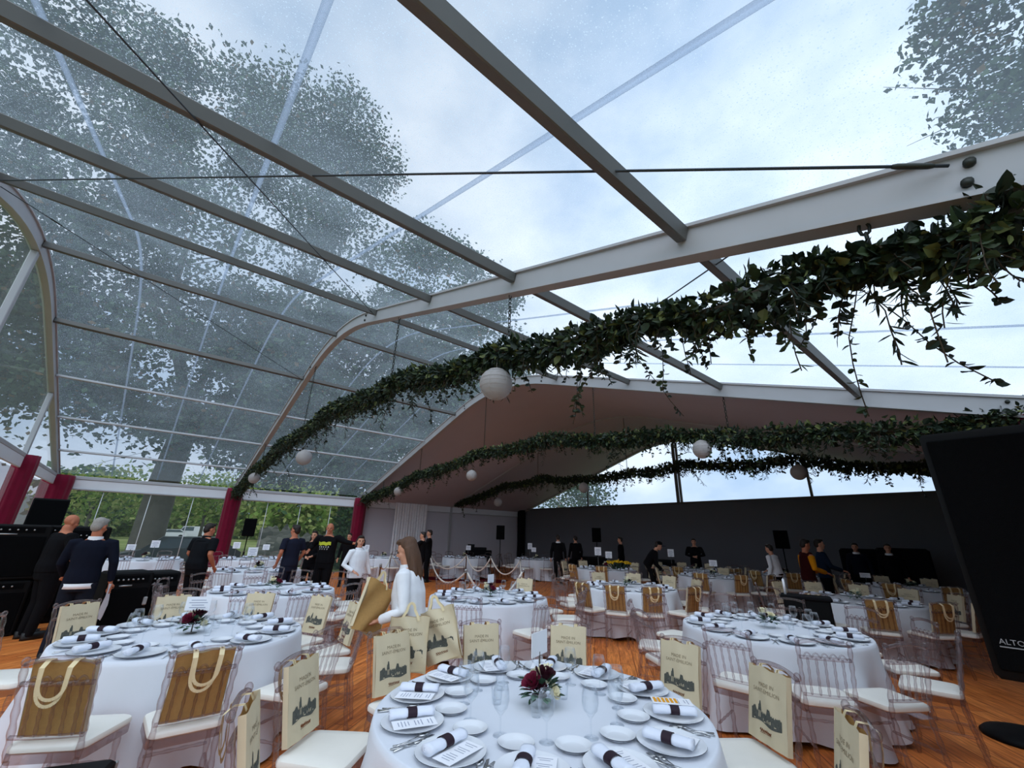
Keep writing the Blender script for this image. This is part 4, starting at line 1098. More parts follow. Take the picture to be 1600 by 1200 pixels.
def face_px(pos, dirn):
    """world yaw so that the figure faces: 'left'/'right' in the picture, 'away', 'cam', or an angle added to away (deg, ccw)"""
    va = math.atan2(pos[1], pos[0]) - PI / 2      # facing away from the viewer
    return va + R({'away': 0, 'left': 90, 'right': -90, 'cam': 180}.get(dirn, dirn if not isinstance(dirn, str) else 0))
def P(label, px, D, dirn, h, *a, **k):
    pos = toward(px, D); return person(label, pos, face_px(pos, dirn), h, *a, **k)
def gilet_bits(t, up, H, J, s, rg):
    g = MB()
    for z in (1.02, 1.10, 1.18, 1.26, 1.34, 1.41):
        w = .182 if z < 1.35 else .178
        g.tube([p for p in rg(z, w, .135, n=24)] + [rg(z, w, .135, n=24)[0]], .007 * s, 5, cap=False)
    g.build('quilting_seam', M_GILET, t)
    g = MB(); g.loft([rg(1.44, .125, .10), rg(1.475, .088, .08), rg(1.515, .074, .072)], cap=False); g.build('stand_collar', M_GILET, t)
P('bald man in a black T-shirt standing at the amplifier stack', 98, 10.3, -70, 1.80, M_BLK, M_BLK, skin=M_SKIN2, bald=True, sleeve='short', vox=.013, bulk=1.55, headtilt=12, lean=3, arms={'r': ((.33, .06, 1.16), (.30, .22, .93)), 'l': ((-.33, .02, 1.16), (-.34, .12, .90))})
def paper(t, up, H, J, s, rg):
    w = J['r'][2]; m = MB(); n = 5; vs = []
    for j in range(7):
        for i in range(n): vs.append(w + Vector((.02 + .01 * math.sin(j + i), -.16 + .06 * i + .02 * j * (i - 2) * .3, -.02 - j * .075 + .03 * abs(i - 2) * (1 if j > 4 else .3))))
    m.add(vs, [(j * n + i, j * n + i + 1, (j + 1) * n + i + 1, (j + 1) * n + i) for j in range(6) for i in range(n - 1)]); PAPERS.append((t, m))
    g = MB(); g.loft([rg(.84, .182, .142), rg(.905, .183, .143)]); g.build('shirt_tail', M_SHIRT, t)
PAPERS = []
P('grey-haired man in a navy sweater with white shirt tail, back turned', 150, 8.6, -12, 1.74, M_NAVY, M_JEAN, hair=M_HAIRG, skin=M_SKIN2, vox=.013, bulk=1.15, extra=paper, collar=M_SHIRT, headturn=-25, headtilt=10, sleeve='long', arms={'l': ((-.27, .04, 1.15), (-.24, .22, .98)), 'r': ((.29, -.03, 1.16), (.31, .03, .9))})
for t, m in PAPERS:
    o = m.build('paper_sheet', M_PAPER); o.matrix_world = Matrix.Translation(t.location) @ Matrix.Rotation(t.rotation_euler.z, 4, 'Z')
    c = sum((v.co for v in o.data.vertices), Vector()) / len(o.data.vertices)
    tag(o, 'crumpled white sheet in the hand of the man in the navy sweater', 'paper')
P('man in a black quilted gilet leaning past the burgundy drape', 320, 10.6, -48, 1.74, M_GILET, M_BLK, hair=M_HAIRB, skin=M_SKIN2, vox=.013, bulk=1.45, sleeve='short', extra=gilet_bits, lean=8, headturn=-18, arms={'l': ((-.30, .02, 1.18), (-.24, .24, 1.06)), 'r': ((.29, -.05, 1.17), (.25, .16, .98))})
P('young man in a navy T-shirt, seen from behind, head turned away', 460, 11.0, 32, 1.76, M_NAVYT, M_NAVYT, hair=M_HAIRB, skin=M_SKIN2, vox=.013, bulk=1.1, sleeve='short', headturn=20, arms={'r': ((.28, -.02, 1.17), (.22, .15, .93)), 'l': ((-.26, -.04, 1.18), (-.22, .12, .95))})
P('dark-haired woman in a black jacket holding a white paper', 491, 12.8, 170, 1.64, M_BLK, M_BLK, hair=M_HAIRB, vox=.015, hairlen=.14, arms={'l': ((-.24, .02, 1.15), (-.06, .24, 1.1)), 'r': ((.24, .02, 1.15), (.08, .24, 1.08))}, headturn=-10)
def bigprint(t, up, H, J, s, rg):
    def spot(x, z, w, h, m_, nm):
        g = MB(); vs = []
        for j in range(3):
            for i in range(7):
                xx = x - w / 2 + w * i / 6; zz = z - h / 2 + h * j / 2 + .012 * math.sin(i * 2.3) * (1 if j != 1 else 0)
                rx, ry = .196 * 1.12, .141 * 1.16; yy = ry * math.sqrt(max(0.02, 1 - (xx / rx) ** 2)) + .004
                vs.append(up((xx, yy, zz)))
        g.add(vs, [(j * 7 + i, j * 7 + i + 1, (j + 1) * 7 + i + 1, (j + 1) * 7 + i) for j in range(2) for i in range(6)]); g.build(nm, m_, t)
    spot(0, 1.315, .28, .07, M_PRINTY, 'yellow_print')
    for i in range(5): spot(-.10 + i * .05, 1.245, .022, .028, M_PRINTW, 'white_print')
    for i in range(4): spot(-.08 + i * .055, 1.20, .018, .02, M_PRINTW, 'white_print')
P('big bald man in a black sweatshirt with a yellow chest print', 514, 11.4, 152, 1.83, M_BLK, M_BLK, skin=M_SKIN2, bald=True, vox=.013, bulk=1.4, extra=bigprint, headturn=22, arms={'r': ((.34, .03, 1.25), (.30, .22, 1.17)), 'l': ((-.42, .02, 1.36), (-.62, .02, 1.33))})
P('small figure in dark clothes half hidden by the narrow burgundy drape', 546, 15.5, 165, 1.6, M_BLK, M_BLK, hair=M_HAIRB, vox=.018)
P('woman in a white blouse and black skirt, hand on her hip', 564, 9.4, -142, 1.575, M_SHIRT, M_BLK, loose=.12, hair=M_HAIRB, vox=.012, collar=M_SHIRT, headturn=-30, headtilt=4, hairlen=.02, arms={'r': ((.30, -.06, 1.16), (.19, .16, 1.04)), 'l': ((-.27, .0, 1.16), (-.33, .05, .93))})
# the woman with the bags
wp = toward(648, 4.25); wf = face_px(wp, 76)
def skirt_bits(t, up, H, J, s, rg): pass
W, WJ, Wup, WH, Ws = person('long-haired woman in a white blouse handing out tote bags', wp, wf, 1.61, M_SHIRT, M_BLK, hair=M_HAIRL, vox=.0085, hairlen=.31, collar=M_SHIRT, headtilt=16, lean=7, headturn=0, bulk=1.12, loose=.14,
    arms={'l': ((-.25, -.02, 1.12), (-.20, .23, 1.06)), 'r': ((.24, .06, 1.17), (.10, .34, 1.20))})
def world_of(t, p): return Matrix.Translation(t.location) @ Matrix.Rotation(t.rotation_euler.z, 4, 'Z') @ p
BAGF = bag_proto('tote_bag', handle_back=False, crush=1)
def loose_bag(p, rz, tilt, roll, label, first=False, sc=1.0):
    o = BAGF if first else copy_tree(BAGF)
    o.location = p; o.rotation_euler = (tilt, roll, rz); o.scale = (sc,) * 3; tag(o, label, 'bag', 'tote bags held by the woman')
hl = world_of(W, WJ['l'][2]); el_ = world_of(W, WJ['l'][1]); hr = world_of(W, WJ['r'][2])
va = face_px(wp, 'away')
# one bag gripped between both hands in front of her
p = at_D(594, 912, math.hypot(wp[0], wp[1]) + .0); loose_bag(p, va + R(46), R(-6), R(24), 'tan-faced tote held open between the hands of the long-haired woman', True)
# two bags hang from the crook of her near arm
aw = Vector((wp[0], wp[1], 0)).normalized(); rtv = Vector((aw.y, -aw.x, 0))
sh_ = world_of(W, WJ['l'][0]); hk = sh_.lerp(el_, .72)
k1 = el_.lerp(hl, .12)
loose_bag(k1 - aw * .075 + rtv * .085 + Vector((0, 0, -.02)), va + R(180), R(3), R(0), 'printed tote hanging upright from the arm of the long-haired woman')
loose_bag(k1 + aw * .03 + rtv * .29 + Vector((0, 0, .02)), va + R(158), R(4), R(17), 'crumpled tote swinging behind the elbow of the long-haired woman')
# far figures in the dim end
P('man in a black shirt standing before the white curtain', 671, 16.8, 100, 1.78, M_BLK, M_BLK, hair=M_HAIRB, vox=.018, arms={'l': ((-.3, .15, 1.3), (-.2, .42, 1.28))})
P('bearded man pointing, in front of the white curtain', 661, 15.0, 80, 1.70, M_BLK, M_BLK, hair=M_HAIRB, vox=.018, arms={'l': ((-.26, .22, 1.3), (-.2, .5, 1.22)), 'r': ((.25, .2, 1.3), (.15, .46, 1.24))})
P('man in a dark suit with a white collar, back turned', 872, 16.8, 0, 1.74, M_BLK, M_BLK, hair=M_HAIRB, vox=.018, collar=M_SHIRT)
P('dark silhouetted man left of the wall loudspeaker', 899, 18.2, 20, 1.72, M_BLK, M_BLK, hair=M_HAIRB, vox=.018)
P('slim dark figure right of the wall loudspeaker', 969, 18.6, 80, 1.72, M_BLK, M_BLK, hair=M_HAIRB, vox=.018)
def cap(t, up, H, J, s, rg):
    g = MB(); g.ell(H((0, -.012, .07)), (.088 * s, .1 * s, .065 * s)); g.box(H((0, .13, .05)), (.14 * s, .1 * s, .012 * s)); g.build('cap', M_BLK, t)
P('man in black and a cap stooping over a table', 1014, 13.6, -86, 1.72, M_BLK, M_BLK, hair=M_HAIRB, vox=.018, lean=34, extra=cap, arms={'l': ((-.2, .2, 1.15), (-.12, .45, 1.1)), 'r': ((.2, .2, 1.15), (.12, .45, 1.1))})
P('man in black joining his hands before the far wall', 1083, 17.2, 178, 1.72, M_BLK, M_BLK, hair=M_HAIRB, vox=.018, bulk=1.15, arms={'l': ((-.3, .04, 1.2), (-.04, .2, 1.16)), 'r': ((.3, .04, 1.2), (.05, .2, 1.14))})
P('woman in a white blouse and black skirt far off, bending', 1203, 13.5, 60, 1.62, M_SHIRT, M_BLK, hair=M_HAIRB, vox=.018, lean=10, arms={'r': ((.22, .12, 1.2), (.14, .36, 1.1))})
def sleeves(t, up, H, J, s, rg):
    g = MB()
    for sd in 'lr':
        sh, el, wr = J[sd]; g.tube([sh.lerp(el, .1), sh.lerp(el, .5), el, el.lerp(wr, .5), el.lerp(wr, .93)], [.07 * s, .066 * s, .058 * s, .053 * s, .045 * s], 10)
    meshobj('sleeves', remesh(g, .016, 2), M_YEL, t)
P('man in a maroon gilet with mustard sleeves', 1252, 11.9, -62, 1.74, M_MAROON, M_JEAN, hair=M_HAIRB, skin=M_SKIN2, vox=.016, sleeve='none', extra=sleeves, arms={'l': ((-.24, .02, 1.16), (-.12, .30, 1.1)), 'r': ((.24, .02, 1.16), (.12, .32, 1.1))}, headtilt=10, lean=5)
P('man in a dark blue jacket beside the mustard-sleeved man', 1277, 13.0, -80, 1.76, M_TEAL, M_BLK, hair=M_HAIRB, vox=.018, arms={'l': ((-.24, .1, 1.16), (-.12, .34, 1.08)), 'r': ((.24, .1, 1.16), (.12, .34, 1.08))})
P('dark figure in a pale-collared coat by the black drapes', 1332, 15.8, 175, 1.7, M_NAVY, M_BLK, hair=M_HAIRB, vox=.018, collar=M_SHIRT)
P('dark figure with an open shirt front between black drapes', 1382, 15.6, 185, 1.7, M_BLK, M_BLK, hair=M_HAIRB, vox=.018, collar=M_SHIRT)
# ================================================================== sound gear
def speaker(label, p, rz, w, h, d, badge=None, handle=False):
    t = tag(empty('loudspeaker', p, rz), label, 'loudspeaker')
    m = MB(); pr = [(-w / 2, -d / 2), (w / 2, -d / 2), (w * .36, d / 2), (-w * .36, d / 2)]       # tapers towards the back
    b = .02
    m.loft([[Vector((x * k, y * k, z)) for x, y in pr] for z, k in ((0, .95), (b, 1), (h - b, 1), (h, .95))]); m.build('cabinet', M_BLACK, t, flat_angle=30)
    g = MB(); g.rbox((0, -d / 2 - .008, h / 2), (w * .93, .02, h * .93), .006); gr = g.build('grille', M_GRILL, t, smooth=False)
    if badge:
        g = MB(); mb_text(g, badge, .030, Matrix.Translation((BX, -d / 2 - .022, BZ)) @ Matrix.Rotation(R(90), 4, 'X')); g.box((BX, -d / 2 - .02, BZ - .02), (.08, .004, .004)); g.build('badge', M_LOGO, gr, smooth=False)
    if handle:
        g = MB(); g.tube([(w / 2 + .0, .0, h * .45), (w / 2 + .04, .0, h * .45), (w / 2 + .04, .0, h * .58), (w / 2, .0, h * .58)], .012, 6); g.build('handle', M_HANDLE, t)
    return t
def stand(label, p, h):
    t = tag(empty('speaker_stand', (p[0], p[1], 0)), label, 'speaker stand')
    m = MB(); m.tube([(0, 0, .32), (0, 0, h)], .018, 8); m.build('pole', M_BLACK, t)
    m = MB(); m.lathe([(.03, .75), (.034, .78), (.034, .86), (.03, .9)], 10); m.build('collar', M_BLACK, t)
    for k in range(3):
        a = 2 * PI * k / 3 + .5; m = MB(); m.tube([(0, 0, .8), (.42 * math.cos(a), .42 * math.sin(a), .02)], .012, 6); m.build('leg', M_BLACK, t)
        m = MB(); m.tube([(0, 0, .33), (.25 * math.cos(a), .25 * math.sin(a), .34)], .008, 5); m.build('brace', M_BLACK, t)
for px, py, D, hh, ww, lab in ((390, 824, 18.9, .62, .40, 'by the burgundy drape against the stone wall'), (782, 832, 19.2, .58, .36, 'against the dark corner of the lining wall'), (932, 836, 20.2, .60, .40, 'on the far grey wall left of centre'), (1221, 843, 16.6, .55, .40, 'on the far grey wall behind the white-bloused woman')):
    p = at_D(px, py, D); stand('black tripod under the loudspeaker ' + lab, p, p.z - hh / 2)
    rz = math.atan2(p.y, p.x) - PI / 2; speaker('black loudspeaker on a tripod ' + lab, (p.x, p.y, p.z - hh / 2 + .001), rz, ww, hh, .36)
# the big loudspeaker cut by the picture edge
bs = (.065, 3.22); q_ = at_Y(1577, 1003, 3.0); BX, BZ = q_.x - .065, q_.z - 1.12; speaker('large black loudspeaker filling the right edge of the picture', (bs[0], bs[1], 1.12), R(2), .62, 1.08, .42, badge='ALTO')
stand('black tripod carrying the large loudspeaker at the picture edge', (bs[0] + .03, bs[1] + .02), 1.118)
p = at_z(1600, 1158, 0); m = MB(); m.lathe([(.0, .001), (.33, .001), (.335, .02), (.30, .05), (.18, .075), (.05, .085), (0, .086)], 32); o = m.build('stand_base', M_BLACK); o.location = (p.x + .05, p.y + .05, .0); tag(o, 'round black weighted base on the floor at the right picture edge', 'base')
# amplifier stack beside the bald man
def cab(label, p, rz, w, h, d, lean=0, handles=True):
    t = tag(empty('amplifier_cabinet', p, rz), label, 'amplifier'); 
    m = MB(); m.rbox((0, 0, h / 2), (w, d, h), .025); m.build('case', M_BLACK, t, smooth=False)
    m = MB(); m.rbox((0, -d / 2 - .004, h * .42), (w * .9, .02, h * .72), .008); m.build('grille', M_GRILL, t, smooth=False)
    m = MB(); m.box((0, -d / 2 - .004, h * .9), (w * .8, .01, h * .1)); pn = m.build('control_panel', M_GRILL, t, smooth=False)
    m = MB()
    for i in range(6): m.lathe([(.0, -.02), (.012, -.02), (.012, 0)], 8, mtx=Matrix.Translation((-w * .3 + i * w * .11, -d / 2 - .006, h * .9)) @ Matrix.Rotation(R(-90), 4, 'X'))
    m.box((-w * .1, -d / 2 - .012, h * .82), (w * .28, .004, .02)); m.build('knob_row', M_HANDLE, pn)
    if handles:
        for z in (.3, .6):
            m = MB(); m.rbox((w / 2 - .03, -d / 2 - .016, h * z), (.05, .025, .11), .008); m.build('corner_catch', M_HANDLE, t, smooth=False)
    return t
def face_cam(p): return math.atan2(p[1], p[0]) - PI / 2
A = at_D(20, 840, 10.9); cab('wide black amplifier cabinet at the left picture edge', (A.x, A.y, .8), face_cam(A), .82, .83, .5, handles=False); cab('black bass cabinet under the wide amplifier at the left picture edge', (A.x, A.y, .0), face_cam(A), .82, .79, .5, handles=False)
A2 = at_D(70, 840, 11.0); cab('black amplifier cabinet in front of the bald man', (A2.x, A2.y, .8), face_cam(A2), .62, .83, .5, handles=False); cab('black bass cabinet hidden low behind the bald man', (A2.x, A2.y, 0), face_cam(A2), .62, .79, .5, handles=False)
A3 = at_D(70, 812, 12.4); speaker('black loudspeaker standing on top behind the amplifier stack', (A3.x, A3.y, 1.36), face_cam(A3), .5, .75, .45); cab('tall black case under the rear loudspeaker', (A3.x, A3.y, 0), face_cam(A3), .6, 1.35, .5, handles=False)
A4 = at_D(132, 840, 11.9); cab('black amplifier between the bald man and the grey-haired man', (A4.x, A4.y, .0), face_cam(A4), .7, 1.62, .5, handles=False)
for px, D, w, lab in ((198, 9.0, .52, 'black road case beside the grey-haired man'), (246, 9.4, .5, 'black road case with silver catches, right of its twin')):
    A = at_D(px, 900, D); zt = at_D(px, 892, D).z; cab(lab, (A.x, A.y, 0), face_cam(A) + R(16), w, max(.6, zt), .5)
p = at_z(150, 1189, .5); t = tag(empty('road_case', (0, 0, 0)), 'corner of a dark road case cut by the bottom picture edge', 'case')
a, b = at_z(185, 1183, .5), at_z(40, 1201, .5); d1 = (b - a).normalized(); d2 = Vector((-d1.y, d1.x, 0)); d2 = d2 if d2.dot(-a) > 0 else -d2
cc = a + d1 * .4 + d2 * .3; t.location = (cc.x, cc.y, 0); t.rotation_euler = (0, 0, math.atan2(d1.y, d1.x))
m = MB(); m.rbox((0, 0, .25), (.8, .6, .5), .015); m.build('case_shell', M_BLACK, t, smooth=False)
m = MB(); 
for sx in (-1, 1):
    for sy in (-1, 1): m.rbox((sx * .397, sy * .297, .25), (.02, .02, .47), .004)
m.build('edge_trim', M_HANDLE, t, smooth=False)
# mixing desks and black drapes in the dim end
def desk(label, px, D, w, h, d, rz=0):
    A = at_D(px, 860, D); t = tag(empty('sound_desk', (A.x, A.y, 0), face_cam(A) + rz), label, 'sound desk')
    m = MB(); m.rbox((0, 0, h / 2), (w, d, h), .02); m.build('skirted_table', M_BLK, t, smooth=False)
    m = MB(); m.rbox((0, .05, h + .06), (w * .6, d * .6, .12), .02, Matrix.Rotation(R(0), 4, 'X')); m.build('mixer', M_BLACK, t, smooth=False)
    m = MB(); m.rbox((-w * .3, .0, h + .13), (.32, .02, .24), .006); m.build('screen', M_BLACK, t, smooth=False)
desk('black sound desk under the far wall loudspeaker', 925, 19.0, 2.0, .8, .7); desk('black sound desk between the stooping man and the man joining hands', 1036, 18.4, 1.3, .82, .7)
desk('black keyboard rig in the dark corner by the white wall', 748, 20.6, 1.2, 1.0, .6)
for px, D, w, h, lab in ((1340, 16.9, .9, 1.55, 'tall black draped flight case, first of the dim group'), (1408, 16.0, 1.1, 1.6, 'broad black draped flight case beside the big loudspeaker')):
    A = at_D(px, 860, D); m = MB(); m.rbox((0, 0, h / 2), (w, .6, h), .06); o = m.build('draped_case', M_BLK, smooth=False); o.location = (A.x, A.y, 0); o.rotation_euler = (0, 0, face_cam(A)); tag(o, lab, 'case')
# ------------------------------------------------------------------ rope barrier
def post_proto():
    t = empty('barrier_post'); m = MB(); m.lathe([(0, .001), (.15, .001), (.15, .012), (.06, .035), (.02, .05), (.02, .88), (.03, .885), (.03, .92), (.012, .925)], 16); m.build('pole', M_CHROME, t)
    m = MB(); m.ell((0, 0, .945), .03, n=12, m=8); m.build('ball_top', M_HANDLE, t); return t
PP = post_proto(); posts = []
for i, (px, py, lab) in enumerate(((611, 865, 'behind the head of the white-bloused woman'), (672, 865, 'beside the man at the white curtain'), (729, 867, 'below the central far table card'), (767, 870, 'in the back row before the dark corner'), (813, 874, 'at the far end of the back row'), (818, 890, 'front right of the roped square'), (728, 891, 'front of the roped square behind the middle table'), (595, 882, 'just right of the white-bloused woman'))):
    p = at_z(px, py, .95); o = PP if i == 0 else copy_tree(PP); o.location = (p.x, p.y, 0); posts.append(p); tag(o, 'slim chrome barrier post, ' + lab, 'barrier post', 'barrier posts')
def rope(a, b, sag, label):
    a, b = Vector((a.x, a.y, .9)), Vector((b.x, b.y, .9)); mb = MB()
    d = (b - a).normalized() * .03
    mb.tube([(a + d).lerp(b - d, i / 16) - a + Vector((0, 0, -sag * 4 * (i / 16) * (1 - i / 16))) for i in range(17)], .022, 8)
    o = mb.build('barrier_rope', M_ROPE); o.location = a; tag(o, label, 'rope', 'barrier ropes')
for (i, j, sag, lab) in ((7, 0, .2, 'white rope right of the white-bloused woman'), (0, 1, .5, 'white rope drooping behind the long-haired woman'), (1, 2, .45, 'white rope in front of the table behind the barrier'), (2, 3, .45, 'white drooping rope left of the dark corner'), (3, 4, .45, 'white drooping rope at the far end of the back row'), (4, 5, .3, 'white rope closing the far end of the roped square'), (5, 6, .5, 'white rope along the near side of the roped square'), (6, 1, .5, 'white rope slanting down to the chair with the lone tote')):
    rope(posts[i], posts[j], sag, lab)
m = MB(); a = at_z(640, 905, .0); m.box((0, 0, .006), (4.6, 1.2, .01)); o = m.build('carpet_runner', M_REDC, smooth=False); c = (at_z(700, 905, 0)); o.location = (c.x, c.y, 0); o.rotation_euler = (0, 0, R(40)); tag(o, 'dark red carpet runner behind the middle table', 'carpet')
# black equipment trolley with a white candle between the two right-hand tables
p = at_D(1258, 930, 7.95); t = tag(empty('equipment_trolley', (p.x, p.y, 0), face_cam(p)), 'black equipment trolley behind the posy with pale roses', 'trolley'); zt = at_D(1258, 931, 7.95).z
m = MB(); m.rbox((0, 0, zt / 2 + .04), (.56, .36, zt - .08), .02); m.build('body', M_BLACK, t, smooth=False)
m = MB(); m.rbox((0, 0, zt - .02), (.62, .40, .05), .015); m.build('lid', M_BLK, t, smooth=False)
for sx in (-1, 1):
    for sy in (-1, 1): m = MB(); m.lathe([(0, -.015), (.04, -.015), (.04, .015), (0, .015)], 12, mtx=Matrix.Translation((sx * .22, sy * .13, .041)) @ Matrix.Rotation(R(90), 4, 'Y')); m.build('caster', M_TYRE, t)
q = at_D(1228, 932, 7.9); m = MB(); m.lathe([(0, 0.001), (.017, .001), (.016, .2), (.004, .205), (.002, .22), (0, .22)], 12); o = m.build('candle', M_PAPER); o.location = (q.x, q.y, zt + .006); tag(o, 'slim white candle standing on the black equipment trolley', 'candle')
# yellow flowers on the far table
p = at_D(976, 881, math.hypot(*TABLES['T10'][:2]) - .1); t = tag(empty('flower_bunch', (p.x, p.y, TZ)), 'bunch of bright yellow flowers on a far table', 'flowers'); t.location = (TABLES['T10'][0] + .25, TABLES['T10'][1] + .3, TZ + .0006)
rnd = random.Random(5); m = MB(); e = MB()
for i in range(70):
    a = rnd.random() * 6.28; d = rnd.random() ** .5 * .42; q = Vector((d * math.cos(a), d * math.sin(a) * .7, .1 + .12 * (1 - d) + rnd.random() * .05)); m.ell(q, (.035, .035, .022), n=7, m=4); e.tube([(q.x * .5, q.y * .5, 0.001), q], .006, 4)
m.build('blossom', mat('yellow_petals', rgb(236, 186, 20), .7), t); e.build('stem', M_FOL, t)
for t in [o for o in bpy.data.objects if o.name.startswith('person')]:      # nobody stands inside a chair
    for c in [o for o in bpy.data.objects if o.name.startswith('clear_chair') and o.parent is None]:
        d = math.hypot(t.location.x - c.location.x, t.location.y - c.location.y)
        if d < .42 and t is not W:
            b = next((o for o in bpy.data.objects if o.name.startswith('tote_bag') and o.parent is None and o.get('label', '').endswith(c['label'].split(' at ')[1].replace(' of the ', ' chair of the '))), None)
            for q in (c, b):
                if q is not None:
                    if q in (CHN, CHL, BAG): q.location.x += .0; continue
                    kill(q)
#__PART5__
# ================================================================== outside
m = MB(); m.add([(-420, -260, 0), (60, -260, 0), (60, 330, 0), (-420, 330, 0)], [(0, 1, 2, 3)]); o = m.build('ground', M_GRASS, smooth=False); o.location = (0, 0, -.14); o['kind'] = 'structure'
def blob_leaves(mb, c, r_, n, size, rnd, shell=.55, flat=1.0, cols=(0.6, .95)):
    for _ in range(n):
        d = Vector((rnd.gauss(0, 1), rnd.gauss(0, 1), rnd.gauss(0, 1))).normalized()
        k = shell + (1 - shell) * rnd.random() ** .6
        nz = .8 + .35 * noise.noise(d * 2.3 + c * .3)
        p = c + Vector((d.x * r_[0], d.y * r_[1], d.z * r_[2])) * k * nz
        x = rnd.random(); mb.mi = 0 if x < cols[0] else (1 if x < cols[1] else 2)
        L = size * rnd.uniform(.6, 1.4); a = Vector((rnd.gauss(0, 1), rnd.gauss(0, 1), rnd.gauss(0, .7) - .3)).normalized(); b = a.orthogonal().normalized(); ang = rnd.random() * 6.28
        b = Matrix.Rotation(ang, 3, a) @ b
        mb.add([p, p + a * L * .5 + b * L * .34, p + a * L, p + a * L * .5 - b * L * .34], [(0, 1, 2, 3)])
def tree(label, base, crowns, trunk, limbs, n, size, seed, mats=M_TREEL, z0=-.14):
    rnd = random.Random(seed); t = tag(empty('tree', (base[0], base[1], z0)), label, 'tree'); o0 = Vector((base[0], base[1], z0))
    m = MB(); m.tube([(0, 0, 0), (0, 0, .5), (0, 0, trunk[1] * .5), (rnd.gauss(0, .2), rnd.gauss(0, .2), trunk[1])], [trunk[0] * 1.5, trunk[0] * 1.08, trunk[0], trunk[0] * .85], 14); m.build('trunk', M_BARK, t)
    m = MB()
    for (x, y, z) in limbs:
        e = Vector((x, y, z)) - o0; a = Vector((0, 0, trunk[1] * rnd.uniform(.62, .95))); mid = a.lerp(e, .5) + Vector((rnd.gauss(0, .7), rnd.gauss(0, .7), rnd.gauss(.4, .5))); r0 = trunk[0] * .36
        m.tube([a, a.lerp(mid, .5) + Vector((0, 0, .2)), mid, mid.lerp(e, .5) + Vector((rnd.gauss(0, .4), rnd.gauss(0, .4), .3)), e], [r0, r0 * .8, r0 * .6, r0 * .4, r0 * .12], 8)
        for _ in range(7):
            s_ = mid.lerp(e, rnd.random()); q = s_ + Vector((rnd.gauss(0, 2), rnd.gauss(0, 2), rnd.gauss(.5, 1.4))); m.tube([s_, s_.lerp(q, .5) + Vector((0, 0, .2)), q], [r0 * .26, r0 * .16, r0 * .05], 5)
    m.build('branches', M_BARK, t)
    m = MB(); tot = sum((c[3] * c[4] * c[5]) ** .6 for c in crowns)
    for c in crowns:
        k = int(n * (c[3] * c[4] * c[5]) ** .6 / tot); nb = max(6, int(k / 300)); cc = Vector(c[:3]) - o0
        for _ in range(nb):     # leaf clumps inside the crown's outline, so that sky shows between them
            d = Vector((rnd.gauss(0, 1), rnd.gauss(0, 1), rnd.gauss(0, 1))).normalized(); u = .35 + .62 * rnd.random() ** .5
            q = cc + Vector((d.x * c[3], d.y * c[4], d.z * c[5])) * u; rr = rnd.uniform(1.1, 2.3) * size * 5.2
            blob_leaves(m, q, (rr, rr, rr * .75), k // nb, size, rnd, .15)
    m.build('crown', mats, t, smooth=False)
tree('huge spreading tree with a thick trunk outside the clear wall', (-27.5, .4), [(-27, -2, 19.5, 9, 9.5, 10.5), (-26, -10, 18, 8, 9, 12.5), (-24.5, -1, 9, 3.6, 11, 3.6), (-25, -18, 15, 7, 8, 13), (-27, 3, 26, 6, 6, 7), (-24.8, 5, 11, 3.6, 6, 5), (-24.5, -7, 8.5, 3.2, 6, 4), (-24.5, 3, 7.4, 2.6, 5, 2.8), (-24.5, -13, 9, 3.5, 6, 5), (-24.2, -6.5, 6.6, 2.2, 4.5, 2.4), (-24.2, -12, 6.6, 2.5, 4.5, 2.8), (-24.6, 4.2, 6.4, 2.2, 3.6, 2.4), (-24.2, -4, 7.6, 2.2, 4, 2.0)], (.62, 8.0),
     [(-26, -8, 12), (-25, -3, 13), (-26, 5, 14), (-30, 2, 17), (-25, 7.5, 9), (-25.5, -12, 9), (-29, -2, 20)], 210000, .23, 3)
tree('second tall tree standing close behind the narrow burgundy drape', (-24.3, 8.6), [(-23, 11.5, 14.5, 6.5, 6.5, 7.5), (-21.5, 14.5, 12, 5.5, 6, 6), (-23.2, 7.0, 10, 3.4, 6, 5.2), (-22, 16.5, 9, 4, 4.5, 4.2), (-23, 11, 6.4, 2.6, 4.5, 2.6), (-23.6, 5.6, 6.2, 1.8, 3.0, 2.6), (-22.8, 9.5, 5.6, 1.8, 4, 2.0)], (.5, 6.0),
     [(-22.5, 12.5, 12), (-22, 15.5, 11), (-23.5, 6, 11), (-23, 10, 15), (-22.5, 4.5, 8)], 85000, .22, 5)
tree('tree leaning over the top right corner of the clear roof', (4.6, 19.5), [(4.4, 19.5, 19.5, 3.0, 3.0, 4.5), (5.5, 17.5, 15.5, 2.6, 2.6, 3.0), (7.5, 18.0, 21, 3.8, 3.2, 4.6)], (.4, 9.0), [(4.2, 19, 18), (5.3, 17, 15), (7, 18, 19)], 14000, .26, 8)
tree('slender tree beyond the narrow end of the gable window', (-33, 36), [(-33, 36, 5.6, 4.4, 4.4, 2.0), (-31, 37, 4.4, 3, 3, 1.6)], (.22, 3.6), [(-34, 36, 5.5), (-31.5, 37, 5)], 2600, .34, 9)
tree('small orchard tree with a thin dark trunk on the meadow', (-46, 4.1), [(-46, 4.1, 4.3, 2.8, 3.2, 1.5)], (.12, 3.4), [(-46, 3, 4.4), (-46, 5.4, 4.5)], 1500, .32, 10, M_BUSH)
tree('small orchard tree beside the big trunk on the meadow', (-44, -3.0), [(-44, -3.0, 4.0, 3.0, 3.4, 1.7)], (.12, 3.1), [(-44, -4, 4.2), (-44, -2, 4.3)], 1500, .32, 12, M_BUSH)
